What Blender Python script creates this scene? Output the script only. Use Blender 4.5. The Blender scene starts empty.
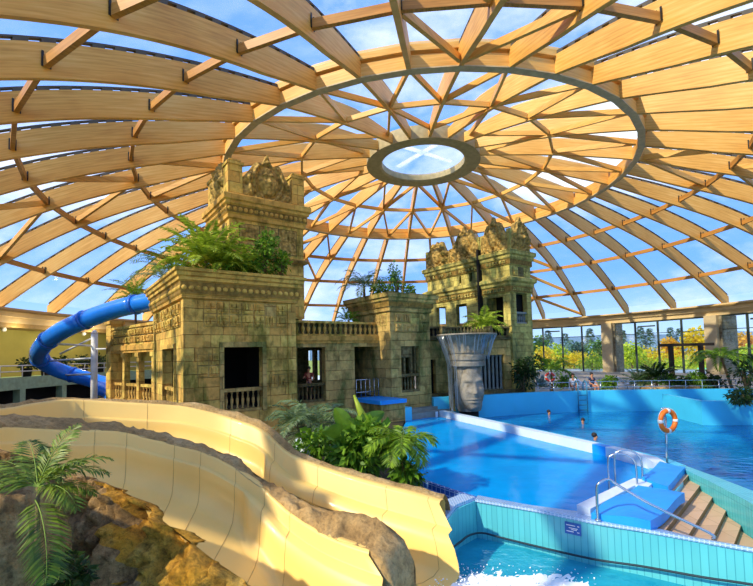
import bpy, math, random
from mathutils import Vector, Matrix, noise
import numpy as np
rnd = random.Random(11)
SC = bpy.context.scene
COL = SC.collection
PI = math.pi
R = math.radians

# ------------------------------------------------------------------ camera
FPX, CXP, CYP, PITCH, ROLL, EYE = 440.6, 376.5, 332.47, .05, -.024, 3.4
def ray(px, py):
    u, v = px - CXP, py - CYP
    c, s = math.cos(ROLL), math.sin(ROLL)
    a, b = u*c + v*s, -u*s + v*c
    x, z = a/FPX, -b/FPX
    c, s = math.cos(PITCH), math.sin(PITCH)
    return Vector((x, c - z*s, s + z*c))
def at(px, py, Y):                       # survey: point of the place at depth Y (metres from the viewpoint)
    d = ray(px, py)
    return d*(Y/d.y) + Vector((0, 0, EYE))
def on(px, py, z):                       # survey: point of the place on the level z
    d = ray(px, py)
    return d*((z-EYE)/d.z) + Vector((0, 0, EYE))
cam = bpy.data.cameras.new('camera')
co = bpy.data.objects.new('camera', cam); COL.objects.link(co)
c, s = math.cos(PITCH), math.sin(PITCH)
Fw, U0, R0 = Vector((0, c, s)), Vector((0, -s, c)), Vector((1, 0, 0))
cr, sr = math.cos(ROLL), math.sin(ROLL)
Ax, Up = R0*cr + U0*sr, U0*cr - R0*sr
m = Matrix((Ax, Up, -Fw)).transposed().to_4x4(); m.translation = (0, 0, EYE)
co.matrix_world = m
cam.sensor_width = 36; cam.lens = FPX/753*36
cam.shift_y = (CYP-293)/753; cam.clip_end = 2000; cam.clip_start = .05
SC.camera = co

# ------------------------------------------------------------------ mesh helper
class MB:
    def __init__(s): s.v = []; s.f = []; s.m = []; s.s = []
    def add(s, vs, fs, mi=0, sm=False):
        o = len(s.v); s.v += [tuple(q) for q in vs]
        for f in fs:
            s.f.append(tuple(i+o for i in f)); s.m.append(mi); s.s.append(sm)
        return s
    def quad(s, a, b, c, d, mi=0): return s.add([a, b, c, d], [(0, 1, 2, 3)], mi)
    def box(s, x0, x1, y0, y1, z0, z1, mi=0):
        return s.add([(x0,y0,z0),(x1,y0,z0),(x1,y1,z0),(x0,y1,z0),(x0,y0,z1),(x1,y0,z1),(x1,y1,z1),(x0,y1,z1)],
            [(0,3,2,1),(4,5,6,7),(0,1,5,4),(1,2,6,5),(2,3,7,6),(3,0,4,7)], mi)
    def bar(s, a, b, w, h, mi=0, up=Vector((0,0,1))):       # rectangular bar a->b
        a, b = Vector(a), Vector(b); d = (b-a).normalized(); sd = d.cross(up)
        if sd.length < 1e-4: sd = d.cross(Vector((1,0,0)))
        sd.normalize(); u = sd.cross(d)
        vs = []
        for p in (a, b):
            for i, j in ((-1,-1),(1,-1),(1,1),(-1,1)): vs.append(p + sd*(i*w/2) + u*(j*h/2))
        return s.add(vs, [(3,2,1,0),(4,5,6,7),(0,1,5,4),(1,2,6,5),(2,3,7,6),(3,0,4,7)], mi)
    def loft(s, secs, mi=0, closed=True, caps=True, sm=False):
        n = len(secs[0]); vs = [q for sec in secs for q in sec]; fs = []
        for i in range(len(secs)-1):
            for j in range(n if closed else n-1):
                k = (j+1) % n
                fs.append((i*n+j, i*n+k, (i+1)*n+k, (i+1)*n+j))
        if caps and closed:
            fs.append(tuple(reversed(range(n)))); fs.append(tuple((len(secs)-1)*n+j for j in range(n)))
        return s.add(vs, fs, mi, sm)
    def tube(s, path, r, n=8, mi=0, sm=True, caps=True):
        path = [Vector(q) for q in path]; secs = []; pu = None
        for i, q in enumerate(path):
            d = (path[min(i+1, len(path)-1)] - path[max(i-1, 0)]).normalized()
            if pu is None: pu = d.orthogonal().normalized()
            u = pu - d*pu.dot(d)
            u = u.normalized() if u.length > 1e-5 else d.orthogonal().normalized()
            pu = u; w = d.cross(u); rr = r[i] if isinstance(r, (list, tuple)) else r
            secs.append([q + (u*math.cos(2*PI*k/n) + w*math.sin(2*PI*k/n))*rr for k in range(n)])
        return s.loft(secs, mi, True, caps, sm)
    def lathe(s, prof, c=(0,0,0), n=16, mi=0, sm=True):
        secs = [[(c[0]+r*math.cos(2*PI*k/n), c[1]+r*math.sin(2*PI*k/n), c[2]+z) for k in range(n)] for r, z in prof]
        return s.loft(secs, mi, True, True, sm)
    def prism(s, poly, z0, z1, mi=0, top=None):
        n = len(poly); area = sum(poly[i][0]*poly[(i+1)%n][1]-poly[(i+1)%n][0]*poly[i][1] for i in range(n))
        if area < 0: poly = poly[::-1]
        vs = [(p[0], p[1], z0) for p in poly] + [(p[0], p[1], z1) for p in poly]
        s.add(vs, [tuple(reversed(range(n)))] + [(i, (i+1)%n, n+(i+1)%n, n+i) for i in range(n)], mi)
        return s.add(vs[n:], [tuple(range(n))], mi if top is None else top)
    def grid(s, fn, nu, nv, mi=0, sm=True):
        vs = [fn(i/(nu-1), j/(nv-1)) for j in range(nv) for i in range(nu)]
        return s.add(vs, [(j*nu+i, j*nu+i+1, (j+1)*nu+i+1, (j+1)*nu+i) for j in range(nv-1) for i in range(nu-1)], mi, sm)
    def ball(s, c, r, mi=0, n=10, k=6, sq=(1,1,1)):
        vs = []; fs = []
        for j in range(k+1):
            t = PI*j/k
            for i in range(n):
                a = 2*PI*i/n
                vs.append((c[0]+r*sq[0]*math.sin(t)*math.cos(a), c[1]+r*sq[1]*math.sin(t)*math.sin(a), c[2]+r*sq[2]*math.cos(t)))
        for j in range(k):
            for i in range(n): fs.append((j*n+i, (j+1)*n+i, (j+1)*n+(i+1)%n, j*n+(i+1)%n))
        return s.add(vs, fs, mi, True)
    def torus(s, c, R_, r, ax, n=32, k=10, mi=0):
        ax = Vector(ax).normalized(); u = ax.orthogonal().normalized(); w = ax.cross(u); c = Vector(c); secs = []
        for i in range(n+1):
            a = 2*PI*i/n; d = u*math.cos(a)+w*math.sin(a)
            secs.append([c + d*(R_ + r*math.cos(2*PI*j/k)) + ax*(r*math.sin(2*PI*j/k)) for j in range(k)])
        return s.loft(secs, mi, True, False, True)
    def mesh(s, name, mats, off=None):
        me = bpy.data.meshes.new(name)
        v = s.v if off is None else [(a-off[0], b-off[1], c_-off[2]) for a, b, c_ in s.v]
        me.from_pydata(v, [], s.f)
        for mt in (mats if isinstance(mats, (list, tuple)) else [mats]): me.materials.append(mt)
        me.polygons.foreach_set('material_index', s.m); me.polygons.foreach_set('use_smooth', s.s)
        # box-projected UV in metres
        nl = len(me.loops); vi = np.empty(nl, 'i'); me.loops.foreach_get('vertex_index', vi)
        cov = np.array(v, 'f').reshape(-1, 3); nrm = np.empty(len(me.polygons)*3, 'f'); me.polygons.foreach_get('normal', nrm); nrm = nrm.reshape(-1, 3)
        lt = np.empty(len(me.polygons), 'i'); me.polygons.foreach_get('loop_total', lt)
        ln = np.repeat(nrm, lt, axis=0); P = cov[vi]; A = np.abs(ln); ax = A.argmax(1)
        uv = np.where((ax == 0)[:, None], P[:, [1, 2]], np.where((ax == 1)[:, None], P[:, [0, 2]], P[:, [0, 1]]))
        me.uv_layers.new(name='uv').data.foreach_set('uv', uv.astype('f').ravel())
        me.update(); return me
    def build(s, name, mats, parent=None, world=False, off=None):
        if parent is not None and world: off = parent.location
        o = bpy.data.objects.new(name, s.mesh(name, mats, off)); COL.objects.link(o)
        if parent is not None: o.parent = parent
        elif off is not None: o.location = off
        return o
def thing(name, label, cat, loc=(0,0,0), rz=0, group=None):
    o = bpy.data.objects.new(name, None); COL.objects.link(o); o.location = loc; o.rotation_euler = (0, 0, rz)
    o.empty_display_size = .2
    o['label'] = label; o['category'] = cat
    if group: o['group'] = group
    return o
def tag(o, label, cat, group=None, kind=None):
    o['label'] = label; o['category'] = cat
    if group: o['group'] = group
    if kind: o['kind'] = kind
    return o
def struct(o, label=None):
    o['kind'] = 'structure'
    if label: o['label'] = label
    return o
def empty_struct(name, loc=(0,0,0), rz=0):
    o = bpy.data.objects.new(name, None); COL.objects.link(o); o.location = loc; o.rotation_euler = (0,0,rz); o['kind'] = 'structure'; return o
def child_copy(src, parent, loc=None, rz=None):
    c_ = src.copy(); COL.objects.link(c_); c_.parent = parent
    if loc is not None: c_.location = loc
    if rz is not None: c_.rotation_euler = (0, 0, rz)
    return c_
def copy_tree(o, parent=None):
    c_ = o.copy(); COL.objects.link(c_); c_.parent = parent
    for ch in list(o.children): copy_tree(ch, c_)
    return c_

# ------------------------------------------------------------------ materials
def lin(h):
    h = h.lstrip('#'); v = [int(h[i:i+2], 16)/255 for i in (0, 2, 4)]
    return tuple((x/12.92 if x <= .04045 else ((x+.055)/1.055)**2.4) for x in v) + (1,)
class NT:
    def __init__(s, name):
        s.mat = bpy.data.materials.new(name); s.mat.use_nodes = True; s.t = s.mat.node_tree; s.t.nodes.clear()
        s.out = s.n('ShaderNodeOutputMaterial')
    def n(s, kind, **kw):
        nd = s.t.nodes.new(kind)
        for k, v in kw.items():
            if k.startswith('i_'):
                key = k[2:]; key = int(key) if key.isdigit() else key.replace('_', ' ')
                nd.inputs[key].default_value = v
            else: setattr(nd, k, v)
        return nd
    def l(s, a, b): s.t.links.new(a, b)
    def uv(s): return s.n('ShaderNodeUVMap').outputs[0]
    def pos(s): return s.n('ShaderNodeNewGeometry').outputs['Position']
    def obj(s): return s.n('ShaderNodeTexCoord').outputs['Object']
    def noise(s, vec, scale, detail=4, rough=.55):
        nd = s.n('ShaderNodeTexNoise'); nd.inputs['Scale'].default_value = scale; nd.inputs['Detail'].default_value = detail; nd.inputs['Roughness'].default_value = rough
        s.l(vec, nd.inputs['Vector']); return nd.outputs[0]
    def ramp(s, fac, stops):
        nd = s.n('ShaderNodeValToRGB'); e = nd.color_ramp.elements
        while len(e) < len(stops): e.new(.5)
        for el, (p, c_) in zip(e, stops): el.position = p; el.color = c_ if len(c_) == 4 else (*c_, 1)
        s.l(fac, nd.inputs[0]); return nd.outputs[0]
    def mix(s, fac, a, b, mode='MIX'):
        nd = s.n('ShaderNodeMix', data_type='RGBA', blend_type=mode)
        for v, i in ((fac, 0), (a, 6), (b, 7)):
            if isinstance(v, (int, float)): nd.inputs[i].default_value = v
            elif isinstance(v, tuple): nd.inputs[i].default_value = v
            else: s.l(v, nd.inputs[i])
        return nd.outputs[2]
    def math(s, op, a, b=None):
        nd = s.n('ShaderNodeMath', operation=op)
        for v, i in ((a, 0), (b, 1)):
            if v is None: continue
            if isinstance(v, (int, float)): nd.inputs[i].default_value = v
            else: s.l(v, nd.inputs[i])
        return nd.outputs[0]
    def bump(s, h, strength=.5, dist=.05, normal=None):
        nd = s.n('ShaderNodeBump'); nd.inputs['Strength'].default_value = strength; nd.inputs['Distance'].default_value = dist
        s.l(h, nd.inputs['Height'])
        if normal is not None: s.l(normal, nd.inputs['Normal'])
        return nd.outputs[0]
    def bsdf(s, col, rough=.6, metal=0, normal=None, spec=.5, coat=0, link=True):
        b = s.n('ShaderNodeBsdfPrincipled')
        if isinstance(col, tuple): b.inputs['Base Color'].default_value = col
        else: s.l(col, b.inputs['Base Color'])
        if isinstance(rough, (int, float)): b.inputs['Roughness'].default_value = rough
        else: s.l(rough, b.inputs['Roughness'])
        b.inputs['Metallic'].default_value = metal; b.inputs['Specular IOR Level'].default_value = spec
        b.inputs['Coat Weight'].default_value = coat
        if normal is not None: s.l(normal, b.inputs['Normal'])
        if link: s.l(b.outputs[0], s.out.inputs[0])
        return b
def plain(name, hexc, rough=.5, metal=0, var=.12, nscale=3, bump=0, spec=.5, coat=0):
    t = NT(name); c_ = lin(hexc); p = t.obj()
    nz = t.noise(p, nscale, 5)
    d = tuple(x*(1-var*1.6) for x in c_[:3])+(1,); h = tuple(min(1, x*(1+var)) for x in c_[:3])+(1,)
    col = t.ramp(nz, [(.3, d), (.7, h)])
    t.bsdf(col, rough, metal, t.bump(nz, bump, .03) if bump else None, spec, coat)
    return t.mat
def stone(name, light, dark, moss, mossamt=.5, bw=.95, rh=.48, bumps=.9, carve=0.0, brick=1):
    t = NT(name); uv = t.uv(); pos = t.pos()
    br = t.n('ShaderNodeTexBrick', offset=.5, squash=.7, squash_frequency=3)
    br.inputs['Scale'].default_value = 1; br.inputs['Brick Width'].default_value = bw; br.inputs['Row Height'].default_value = rh
    br.inputs['Mortar Size'].default_value = .012; br.inputs['Mortar Smooth'].default_value = .8; br.inputs['Bias'].default_value = 0
    t.l(uv, br.inputs['Vector'])
    br.inputs['Color1'].default_value = (.28,.28,.28,1); br.inputs['Color2'].default_value = (.95,.95,.95,1); br.inputs['Mortar'].default_value = (.1,.1,.1,1)
    mpv = t.n('ShaderNodeMapping'); mpv.inputs['Scale'].default_value = (1.3, 1.3, .5); t.l(pos, mpv.inputs[0]); n1 = t.noise(mpv.outputs[0], .7, 6, .65); n2 = t.noise(pos, 4.5, 7, .65); n3 = t.noise(pos, 1.6, 5, .6)
    base = t.mix(n2, lin(dark), lin(light))
    base = t.mix(.34*brick, base, br.outputs[0], 'OVERLAY')
    mf = t.ramp(n1, [(.62-.28*mossamt, (0,0,0)), (.74-.22*mossamt, (1,1,1))])
    mf = t.math('MULTIPLY', mf, .9)
    col = t.mix(mf, base, t.mix(n2, lin('3a3818'), lin(moss)))
    df = t.ramp(n3, [(.38, (1,1,1)), (.5, (0,0,0))])
    col = t.mix(t.math('MULTIPLY', df, .45), col, lin('5c4a22'))
    col = t.mix(t.math('MULTIPLY', br.outputs[1], .3*brick), col, lin('3a3016'))
    h = t.math('ADD', t.math('MULTIPLY', br.outputs[1], -1.0*brick), t.math('MULTIPLY', n2, .7))
    if carve:
        vo = t.n('ShaderNodeTexVoronoi', feature='SMOOTH_F1'); vo.inputs['Scale'].default_value = 7; t.l(pos, vo.inputs['Vector'])
        h = t.math('ADD', h, t.math('MULTIPLY', vo.outputs[0], carve))
        col = t.mix(t.math('MULTIPLY', t.ramp(vo.outputs[0], [(.3, (0,0,0)), (.75, (1,1,1))]), .65*min(1, carve)), col, lin('33290f'))  # shade of the carved hollows put into the colour
    t.bsdf(col, .85, 0, t.bump(h, bumps, .06), .25)
    return t.mat
def rockmat(name, a, b, c_, tint=None, spk=.4, drk=.65):
    t = NT(name); p = t.pos()
    n1 = t.noise(p, 1.1, 8, .68); n2 = t.noise(p, 6, 8, .7)
    col = t.ramp(n1, [(.25, lin(a)), (.5, lin(b)), (.75, lin(c_))])
    col = t.mix(t.math('MULTIPLY', t.ramp(n2, [(.35, (1,1,1)), (.55, (0,0,0))]), drk), col, lin('35281a'))
    if tint: col = t.mix(t.math('MULTIPLY', t.ramp(t.noise(p, 1.7, 4), [(.48, (0,0,0)), (.68, (1,1,1))]), .5), col, lin(tint))
    n4 = t.noise(p, 17, 6, .75); col = t.mix(t.math('MULTIPLY', t.ramp(n4, [(.38, (1,1,1)), (.5, (0,0,0))]), spk), col, lin('3a2a16'))
    t.bsdf(col, .9, 0, t.bump(n4, .8, .03, t.bump(n2, 1.0, .09, t.bump(n1, .8, .2))), .2)
    return t.mat
def leafmat(name, a, b, trans=.35):
    t = NT(name); p = t.pos(); nz = t.noise(p, 2.3, 4)
    g = t.n('ShaderNodeNewGeometry'); f = t.math('ADD', t.math('MULTIPLY', nz, .7), t.math('MULTIPLY', g.outputs['Random Per Island'], .4))
    col = t.ramp(f, [(.3, lin(a)), (.75, lin(b))])
    d = t.bsdf(col, .45, link=False, spec=.4); tr = t.n('ShaderNodeBsdfTranslucent'); t.l(col, tr.inputs[0])
    mx = t.n('ShaderNodeMixShader'); mx.inputs[0].default_value = trans
    t.l(d.outputs[0], mx.inputs[1]); t.l(tr.outputs[0], mx.inputs[2]); t.l(mx.outputs[0], t.out.inputs[0])
    return t.mat
def woodmat(name, a, b, c_):
    t = NT(name); p = t.obj(); uv = t.uv()
    mp = t.n('ShaderNodeMapping'); mp.inputs['Scale'].default_value = (.35, 7, 1); t.l(uv, mp.inputs[0])
    n1 = t.noise(mp.outputs[0], 1.6, 5, .6); n2 = t.noise(t.pos(), .25, 3)
    f = t.math('ADD', t.math('MULTIPLY', n1, .6), t.math('MULTIPLY', n2, .4))
    col = t.ramp(f, [(.32, lin(a)), (.5, lin(b)), (.68, lin(c_))])
    t.bsdf(col, .5, 0, t.bump(n1, .15, .01), .35)
    return t.mat
def watermat(name, deep, shallow, scale=1.2, bumps=.25, rough=.05, spec=.2):
    t = NT(name); p = t.pos()
    n1 = t.noise(p, scale, 4, .55); n2 = t.noise(p, scale*3.3, 3, .5); n3 = t.noise(p, .22, 3)
    mp = t.n('ShaderNodeMapping'); mp.inputs['Scale'].default_value = (1, 2.2, 1); t.l(p, mp.inputs[0])
    vo = t.n('ShaderNodeTexVoronoi', feature='SMOOTH_F1'); vo.inputs['Scale'].default_value = scale*1.6; t.l(mp.outputs[0], vo.inputs['Vector'])
    f = t.math('ADD', t.math('MULTIPLY', n3, .6), t.math('MULTIPLY', n1, .4))
    col = t.ramp(f, [(.35, lin(deep)), (.65, lin(shallow))])
    h = t.math('ADD', t.math('ADD', n1, t.math('MULTIPLY', n2, .4)), t.math('MULTIPLY', vo.outputs[0], .4))
    t.bsdf(col, rough, 0, t.bump(h, bumps, .1), spec)
    return t.mat
def tilemat(name, tile, grout, w=.25, h=.25, mortar=.012, rough=.25, var=.25):
    t = NT(name); uv = t.uv()
    br = t.n('ShaderNodeTexBrick', offset=0); br.inputs['Scale'].default_value = 1
    br.inputs['Brick Width'].default_value = w; br.inputs['Row Height'].default_value = h; br.inputs['Mortar Size'].default_value = mortar
    c_ = lin(tile); br.inputs['Color1'].default_value = c_; br.inputs['Color2'].default_value = tuple(x*(1-var) for x in c_[:3])+(1,)
    br.inputs['Mortar'].default_value = lin(grout); t.l(uv, br.inputs['Vector'])
    nz = t.noise(t.pos(), .8, 3)
    col = t.mix(t.math('MULTIPLY', nz, .35), br.outputs[0], c_)
    t.bsdf(col, rough, 0, t.bump(t.math('MULTIPLY', br.outputs[1], -1), .3, .01), .5)
    return t.mat
def glassmat(name, tint, white=.12, gl=.06, wcol='ffffff'):
    t = NT(name); tr = t.n('ShaderNodeBsdfTransparent'); tr.inputs[0].default_value = tint
    tl = t.n('ShaderNodeBsdfTranslucent'); tl.inputs[0].default_value = lin(wcol)
    gs = t.n('ShaderNodeBsdfGlossy'); gs.inputs['Roughness'].default_value = .08
    nz = t.noise(t.pos(), .5, 5, .6)
    a = t.n('ShaderNodeMixShader'); b = t.n('ShaderNodeMixShader'); b.inputs[0].default_value = gl
    t.l(t.ramp(nz, [(.35, (white*.5,)*3), (.7, (white*1.6,)*3)]), a.inputs[0])
    t.l(tr.outputs[0], a.inputs[1]); t.l(tl.outputs[0], a.inputs[2]); t.l(a.outputs[0], b.inputs[1]); t.l(gs.outputs[0], b.inputs[2])
    t.l(b.outputs[0], t.out.inputs[0]); return t.mat

M = {}
M['stone_gold'] = stone('stone_gold', 'fad070', 'b88a40', '98943a', .38, 1.05, .55, 1.0)
M['stone_carved'] = stone('stone_carved', 'e8c270', '9c7a3c', '7c7a34', .2, bumps=1.0, carve=1.0, brick=0)
M['stone_moss'] = stone('stone_moss', 'e6c474', '967848', '80904a', .46, 1.0, .52, 1.0)
M['stone_olive'] = stone('stone_olive', 'e2cc70', '948a4e', '708452', .5, .8, .42)
M['stone_dark'] = stone('stone_dark', '9a8a5c', '5f5434', '4c5530', .5, carve=.8)
M['stone_cornice'] = stone('stone_cornice', 'f0c668', 'b5843a', '8f8630', .25, 2.4, 3, .5)
M['stone_band'] = stone('stone_band', 'b08f48', '735829', '6a6a2c', .3, 2.4, 3, .8, carve=.6)
M['stone_head'] = stone('stone_head', 'b4aa98', '6e675a', '7f858c', .25, 1.2, .75, .6, brick=.15)
M['dark'] = plain('dark_interior', '14110c', .9)  # near-black: shade of rooms and gaps put into colour; also eyes, dark glazing
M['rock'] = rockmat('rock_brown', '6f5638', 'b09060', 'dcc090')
M['rock_lit'] = rockmat('rock_sunlit_ochre', 'a06c26', 'd8a440', 'f0cc70', 'e8a818')  # sunlight on the ridge put into a brighter ochre rock colour
M['rock_grey'] = rockmat('rock_divider', '9a7c50', 'cca970', 'e6cc98', None, .25, .35)
M['wood'] = woodmat('glulam', 'c68a3c', 'e2aa54', 'f2c474')
M['wood_dark'] = woodmat('purlin_wood', '9c6a30', 'bb8340', 'd09a54')
M['wood_in'] = woodmat('glulam_inner', 'cc8f40', 'e8b05a', 'f4ca7c')
M['steel_dark'] = plain('bracket_steel', '3c3a36', .45, .6)
M['steel_grey'] = plain('ring_steel', 'cdb68e', .6, 0)
M['steel'] = plain('stainless', 'c6cbd0', .2, .95, .05)
M['white'] = plain('white_paint', 'dedcd6', .45)
M['spacer'] = plain('spacer_block', '5a5348', .7)
M['oculus'] = plain('oculus_ring', 'b5a478', .6)
M['dome_glass'] = glassmat('dome_glass', (.9, .95, 1, 1), .10, .02)
M['lens_band'] = glassmat('lens_band', (.9, .93, 1, 1), .5, .02)
M['glass'] = glassmat('window_glass', (.93, .97, .97, 1), .02, .06)
M['slide'] = plain('slide_yellow', 'f0ca76', .36, 0, .05, .6, coat=.06, spec=.25)
M['slide_seam'] = plain('slide_seam', 'b8924a', .6)
M['tube'] = plain('tube_blue', '2484ee', .22, 0, .1, 1, coat=.4)
M['tube_d'] = plain('tube_flange', '1c6cd4', .3)
M['mat_blue'] = plain('mat_blue', '1a9aee', .45, 0, .06)
M['pool_paint'] = plain('pool_wall_blue', '48c6e8', .35, 0, .06, .5)
M['cop_white'] = plain('coping_white', 'd8e4ee', .4, 0, .05)
M['cop_blue'] = tilemat('coping_mosaic', '8fb4de', 'c8d8ea', .06, .06, .008)
M['cyan_tile'] = tilemat('splash_wall_tile', '5fc2ca', '3f98a8', .1, .9, .006, .25, .12)
M['navy_tile'] = tilemat('overflow_grid', '2a5fb4', '9fc0e8', .14, .14, .012)
M['step'] = tilemat('step_tile', 'd6b088', 'a88860', .5, .5, .008, .5, .2)
M['riser'] = tilemat('riser_tile', '8d6a40', '6a4f30', .5, .5, .008, .6, .2)
M['w_up'] = watermat('water_upper_pool', '008ed6', '08a6ea', 1.3, .1, .1, .08)
M['w_far'] = watermat('water_far_pool', '08609c', '1a8ec0', 1.5, .22)
M['w_spl'] = watermat('water_splash', '128cac', '34acc0', 1.6, .35)
M['foam'] = plain('foam', 'f2f8fa', .7, 0, .05)
M['orange'] = plain('buoy_orange', 'f07818', .45, 0, .05)
M['red'] = plain('buoy_red', 'e0452c', .45, 0, .05)
M['bwhite'] = plain('band_white', 'f0eee8', .5)
M['olive_wall'] = plain('olive_paint', 'b8ac58', .8, 0, .08, .5)
M['fascia'] = plain('fascia_sand', 'd8bd8a', .7, 0, .06, 1)
M['fascia_d'] = plain('fascia_trim', 'a9894f', .7)
M['gal_green'] = plain('gallery_green', 'a8c098', .7)
M['concrete'] = plain('column_concrete', 'c9b58e', .8, 0, .08, 2, .2)
M['pier'] = stone('column_side_shade', 'a39a80', '6b6250', '7c7a5a', .2, .9, .35)
M['frame'] = plain('window_frame', '33403a', .5)
M['deck'] = tilemat('deck_tile', 'a59478', '7f7058', .4, .4, .01, .6)
M['soil'] = plain('planting_soil', '3f3a22', .95, 0, .3, 2, .6)
M['plinth'] = plain('plinth_grey', '8f948c', .8, 0, .15, 2)
M['lawn'] = plain('lawn', '9aa83c', .95, 0, .25, .3)
M['paving'] = plain('outdoor_paving', 'e4e2d4', .8)
M['pool_out'] = watermat('outdoor_water', '5cc8b8', '8fe0d0', 1, .1)
M['hill'] = plain('hills', '6f8fae', 1, 0, .15, .05)
M['palm'] = leafmat('palm_leaf', '3c6a16', '9cbc30')
M['palm_dk'] = leafmat('palm_leaf_dark', '2a4a14', '7c902c', .25)
M['palm_y'] = leafmat('palm_leaf_bright', '6a8a1a', 'c8d848')
M['palm_g'] = leafmat('palm_leaf_grey', '4d6a42', '93a878')
M['fern'] = leafmat('fern_leaf', '5a7c1a', 'b4c440')
M['leaf'] = leafmat('shrub_leaf', '2f5c14', '86b02c')
M['leaf_b'] = leafmat('glossy_leaf', '2a5c14', '94bc3a')
M['leaf_d'] = leafmat('dark_leaf', '12250f', '3c5a24')
M['leaf_grey'] = leafmat('agave_leaf', '7d8f8a', 'b8c8c0', .1)
M['tree_y'] = leafmat('tree_yellow', 'd8c020', 'f8e438', .55)
M['tree_lg'] = leafmat('tree_lime', 'a0b820', 'dcec48', .55)
M['tree_g'] = leafmat('tree_green', '3a6a3a', '6f9a50', .4)
M['tree_d'] = leafmat('tree_conifer', '3a6258', '6a9080', .3)
M['tree_o'] = leafmat('tree_ochre', 'd09a1c', 'f4c838', .5)
M['trunk'] = plain('trunk_bark', '7a6244', .9, 0, .3, 8, .6)
M['stem'] = plain('green_stem', '7a9434', .7)
M['skin'] = plain('skin', 'c98a66', .55, 0, .05)
M['hair'] = plain('hair_dark', '2a1c12', .6)
M['c_red'] = plain('cloth_red', '8a3a30', .8)
M['c_white'] = plain('cloth_white', 'e4e4e6', .8)
M['ladder_blue'] = plain('ladder_steel', '3f86a6', .4, .3)
M['c_navy'] = plain('cloth_navy', '22304f', .8)
M['rope'] = plain('rope_dark', '1c3440', .7)
M['sign'] = plain('sign_blue', '1d5fae', .4)
M['pergola'] = plain('pergola_wood', '3a2c1c', .8)
M['planter'] = plain('planter_dark', '2c2620', .8)
M['curtain'] = glassmat('water_curtain', (.85, .92, 1, 1), .55, .15, 'e8f0f8')
# ------------------------------------------------------------------ dome (the room's roof)
DC = Vector((4.2, 36, 0)); D = 36.0
prof = [(.1285, .438), (.28, .4135), (.4335, .3785), (.591, .3340), (.732, .2775), (.868, .2010), (.985, .122)]
pr = [(r*D, z*D + EYE) for r, z in prof]
def zbot(r):
    for i in range(len(pr)-1):
        if r <= pr[i+1][0] or i == len(pr)-2: break
    def sl(k):
        a, b = max(k-1, 0), min(k+1, len(pr)-1); return (pr[b][1]-pr[a][1])/(pr[b][0]-pr[a][0])
    (r0, z0), (r1, z1) = pr[i], pr[i+1]; h = r1-r0; t = (r-r0)/h
    m0, m1 = sl(i)*h, sl(i+1)*h
    return (2*t**3-3*t**2+1)*z0 + (t**3-2*t**2+t)*m0 + (-2*t**3+3*t**2)*z1 + (t**3-t**2)*m1
RM, RB, RO, RI = pr[2][0], pr[-1][0], pr[0][0], pr[1][0]
P1, P2, P3 = pr[3][0], pr[4][0], pr[5][0]
PH = .4
ceil = empty_struct('ceiling', DC); ceil['label'] = 'glazed timber dome over the pool hall'
def pol(r, a, z): return Vector((r*math.cos(a), r*math.sin(a), z))
def dep(r): return .92
def low(r): return .34*max(0, min(1, (r-RM)/4))
rib = MB(); N = 28; secs = []
for i in range(N+1):
    r = RM + (RB-RM)*i/N; z = zbot(r); w = .12
    zl = z-low(r); secs.append([(r, -w, zl), (r, w, zl), (r, w, z+dep(r)), (r, -w, z+dep(r))])
rib.loft(secs)
r = RM+.3
while r < RB-.4:
    z = zbot(r)+dep(r); z2 = zbot(r+.42)+dep(r+.42)
    rib.add([(r,-.1,z-.02),(r,.1,z-.02),(r,.1,z+.13),(r,-.1,z+.13),(r+.42,-.1,z2-.02),(r+.42,.1,z2-.02),(r+.42,.1,z2+.13),(r+.42,-.1,z2+.13)],
        [(0,1,2,3),(7,6,5,4),(0,4,5,1),(1,5,6,2),(2,6,7,3),(3,7,4,0)], 1)
    r += .78
r = RM+.3; q_ = []
for i in range(25): rr = RM+.2+(RB-RM-.3)*i/24; z = zbot(rr)+dep(rr)+.13; q_.append([(rr,-.09,z),(rr,.09,z),(rr,.09,z+.07),(rr,-.09,z+.07)])
rib.loft(q_, 1)
ribs = []
def along_uv(o):
    me = o.data; uvl = me.uv_layers[0].data
    for lp in me.loops:
        v = me.vertices[lp.vertex_index].co; uvl[lp.index].uv = (v.x, v.z-zbot(max(v.x, RO)))
r0 = rib.build('rib', [M['wood'], M['spacer']], ceil); along_uv(r0); r0.rotation_euler = (0, 0, R(PH)); ribs.append(r0)
pm = []
for rr in (P1, P2, P3):
    b = MB(); a1 = R(9); zb = zbot(rr) + .2
    p0, p1 = pol(rr, 0, zb), pol(rr, a1, zb); d = (p1-p0).normalized()
    b.bar(p0+d*.12, p1-d*.12, .18, .36)
    for p, sg in ((p0, 1), (p1, -1)):              # dark steel hangers at both ends
        q = p + d*(sg*.16); o_ = pol(1, 0, 0)
        for s_ in (-1, 1): b.bar(q+Vector((s_*.11, 0, -.18)), q+Vector((s_*.11, 0, .36)), .07, .03, 1, up=Vector((0,1,0)))
    pm.append(b.mesh('purlin', [M['wood_dark'], M['steel_dark']]))
for k in range(1, 40): ribs.append(child_copy(r0, ceil, rz=R(PH+9*k)))
for k in range(40):
    for me in pm:
        o = bpy.data.objects.new('purlin', me); COL.objects.link(o); o.parent = ribs[k]
# five wind-bracing fans of diagonals
def brace(ka, ra, kb, rb):
    a, b = R(PH+9*ka), R(PH+9*kb)
    q = MB(); p0, p1 = pol(ra, a, zbot(ra)+.2), pol(rb, b, zbot(rb)+.2); d = (p1-p0).normalized()
    q.bar(p0+d*.25, p1-d*.25, .18, .34); q.build('brace', M['wood'], ceil)
for k in (-18, -10, -2, 6, 14):
    for ra, rb in ((RM+.3, P1), (P1, P2), (P2, P3), (P3, RB-.3)):
        for g in (-1, 1): brace(k, ra, k+g, rb)
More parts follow.
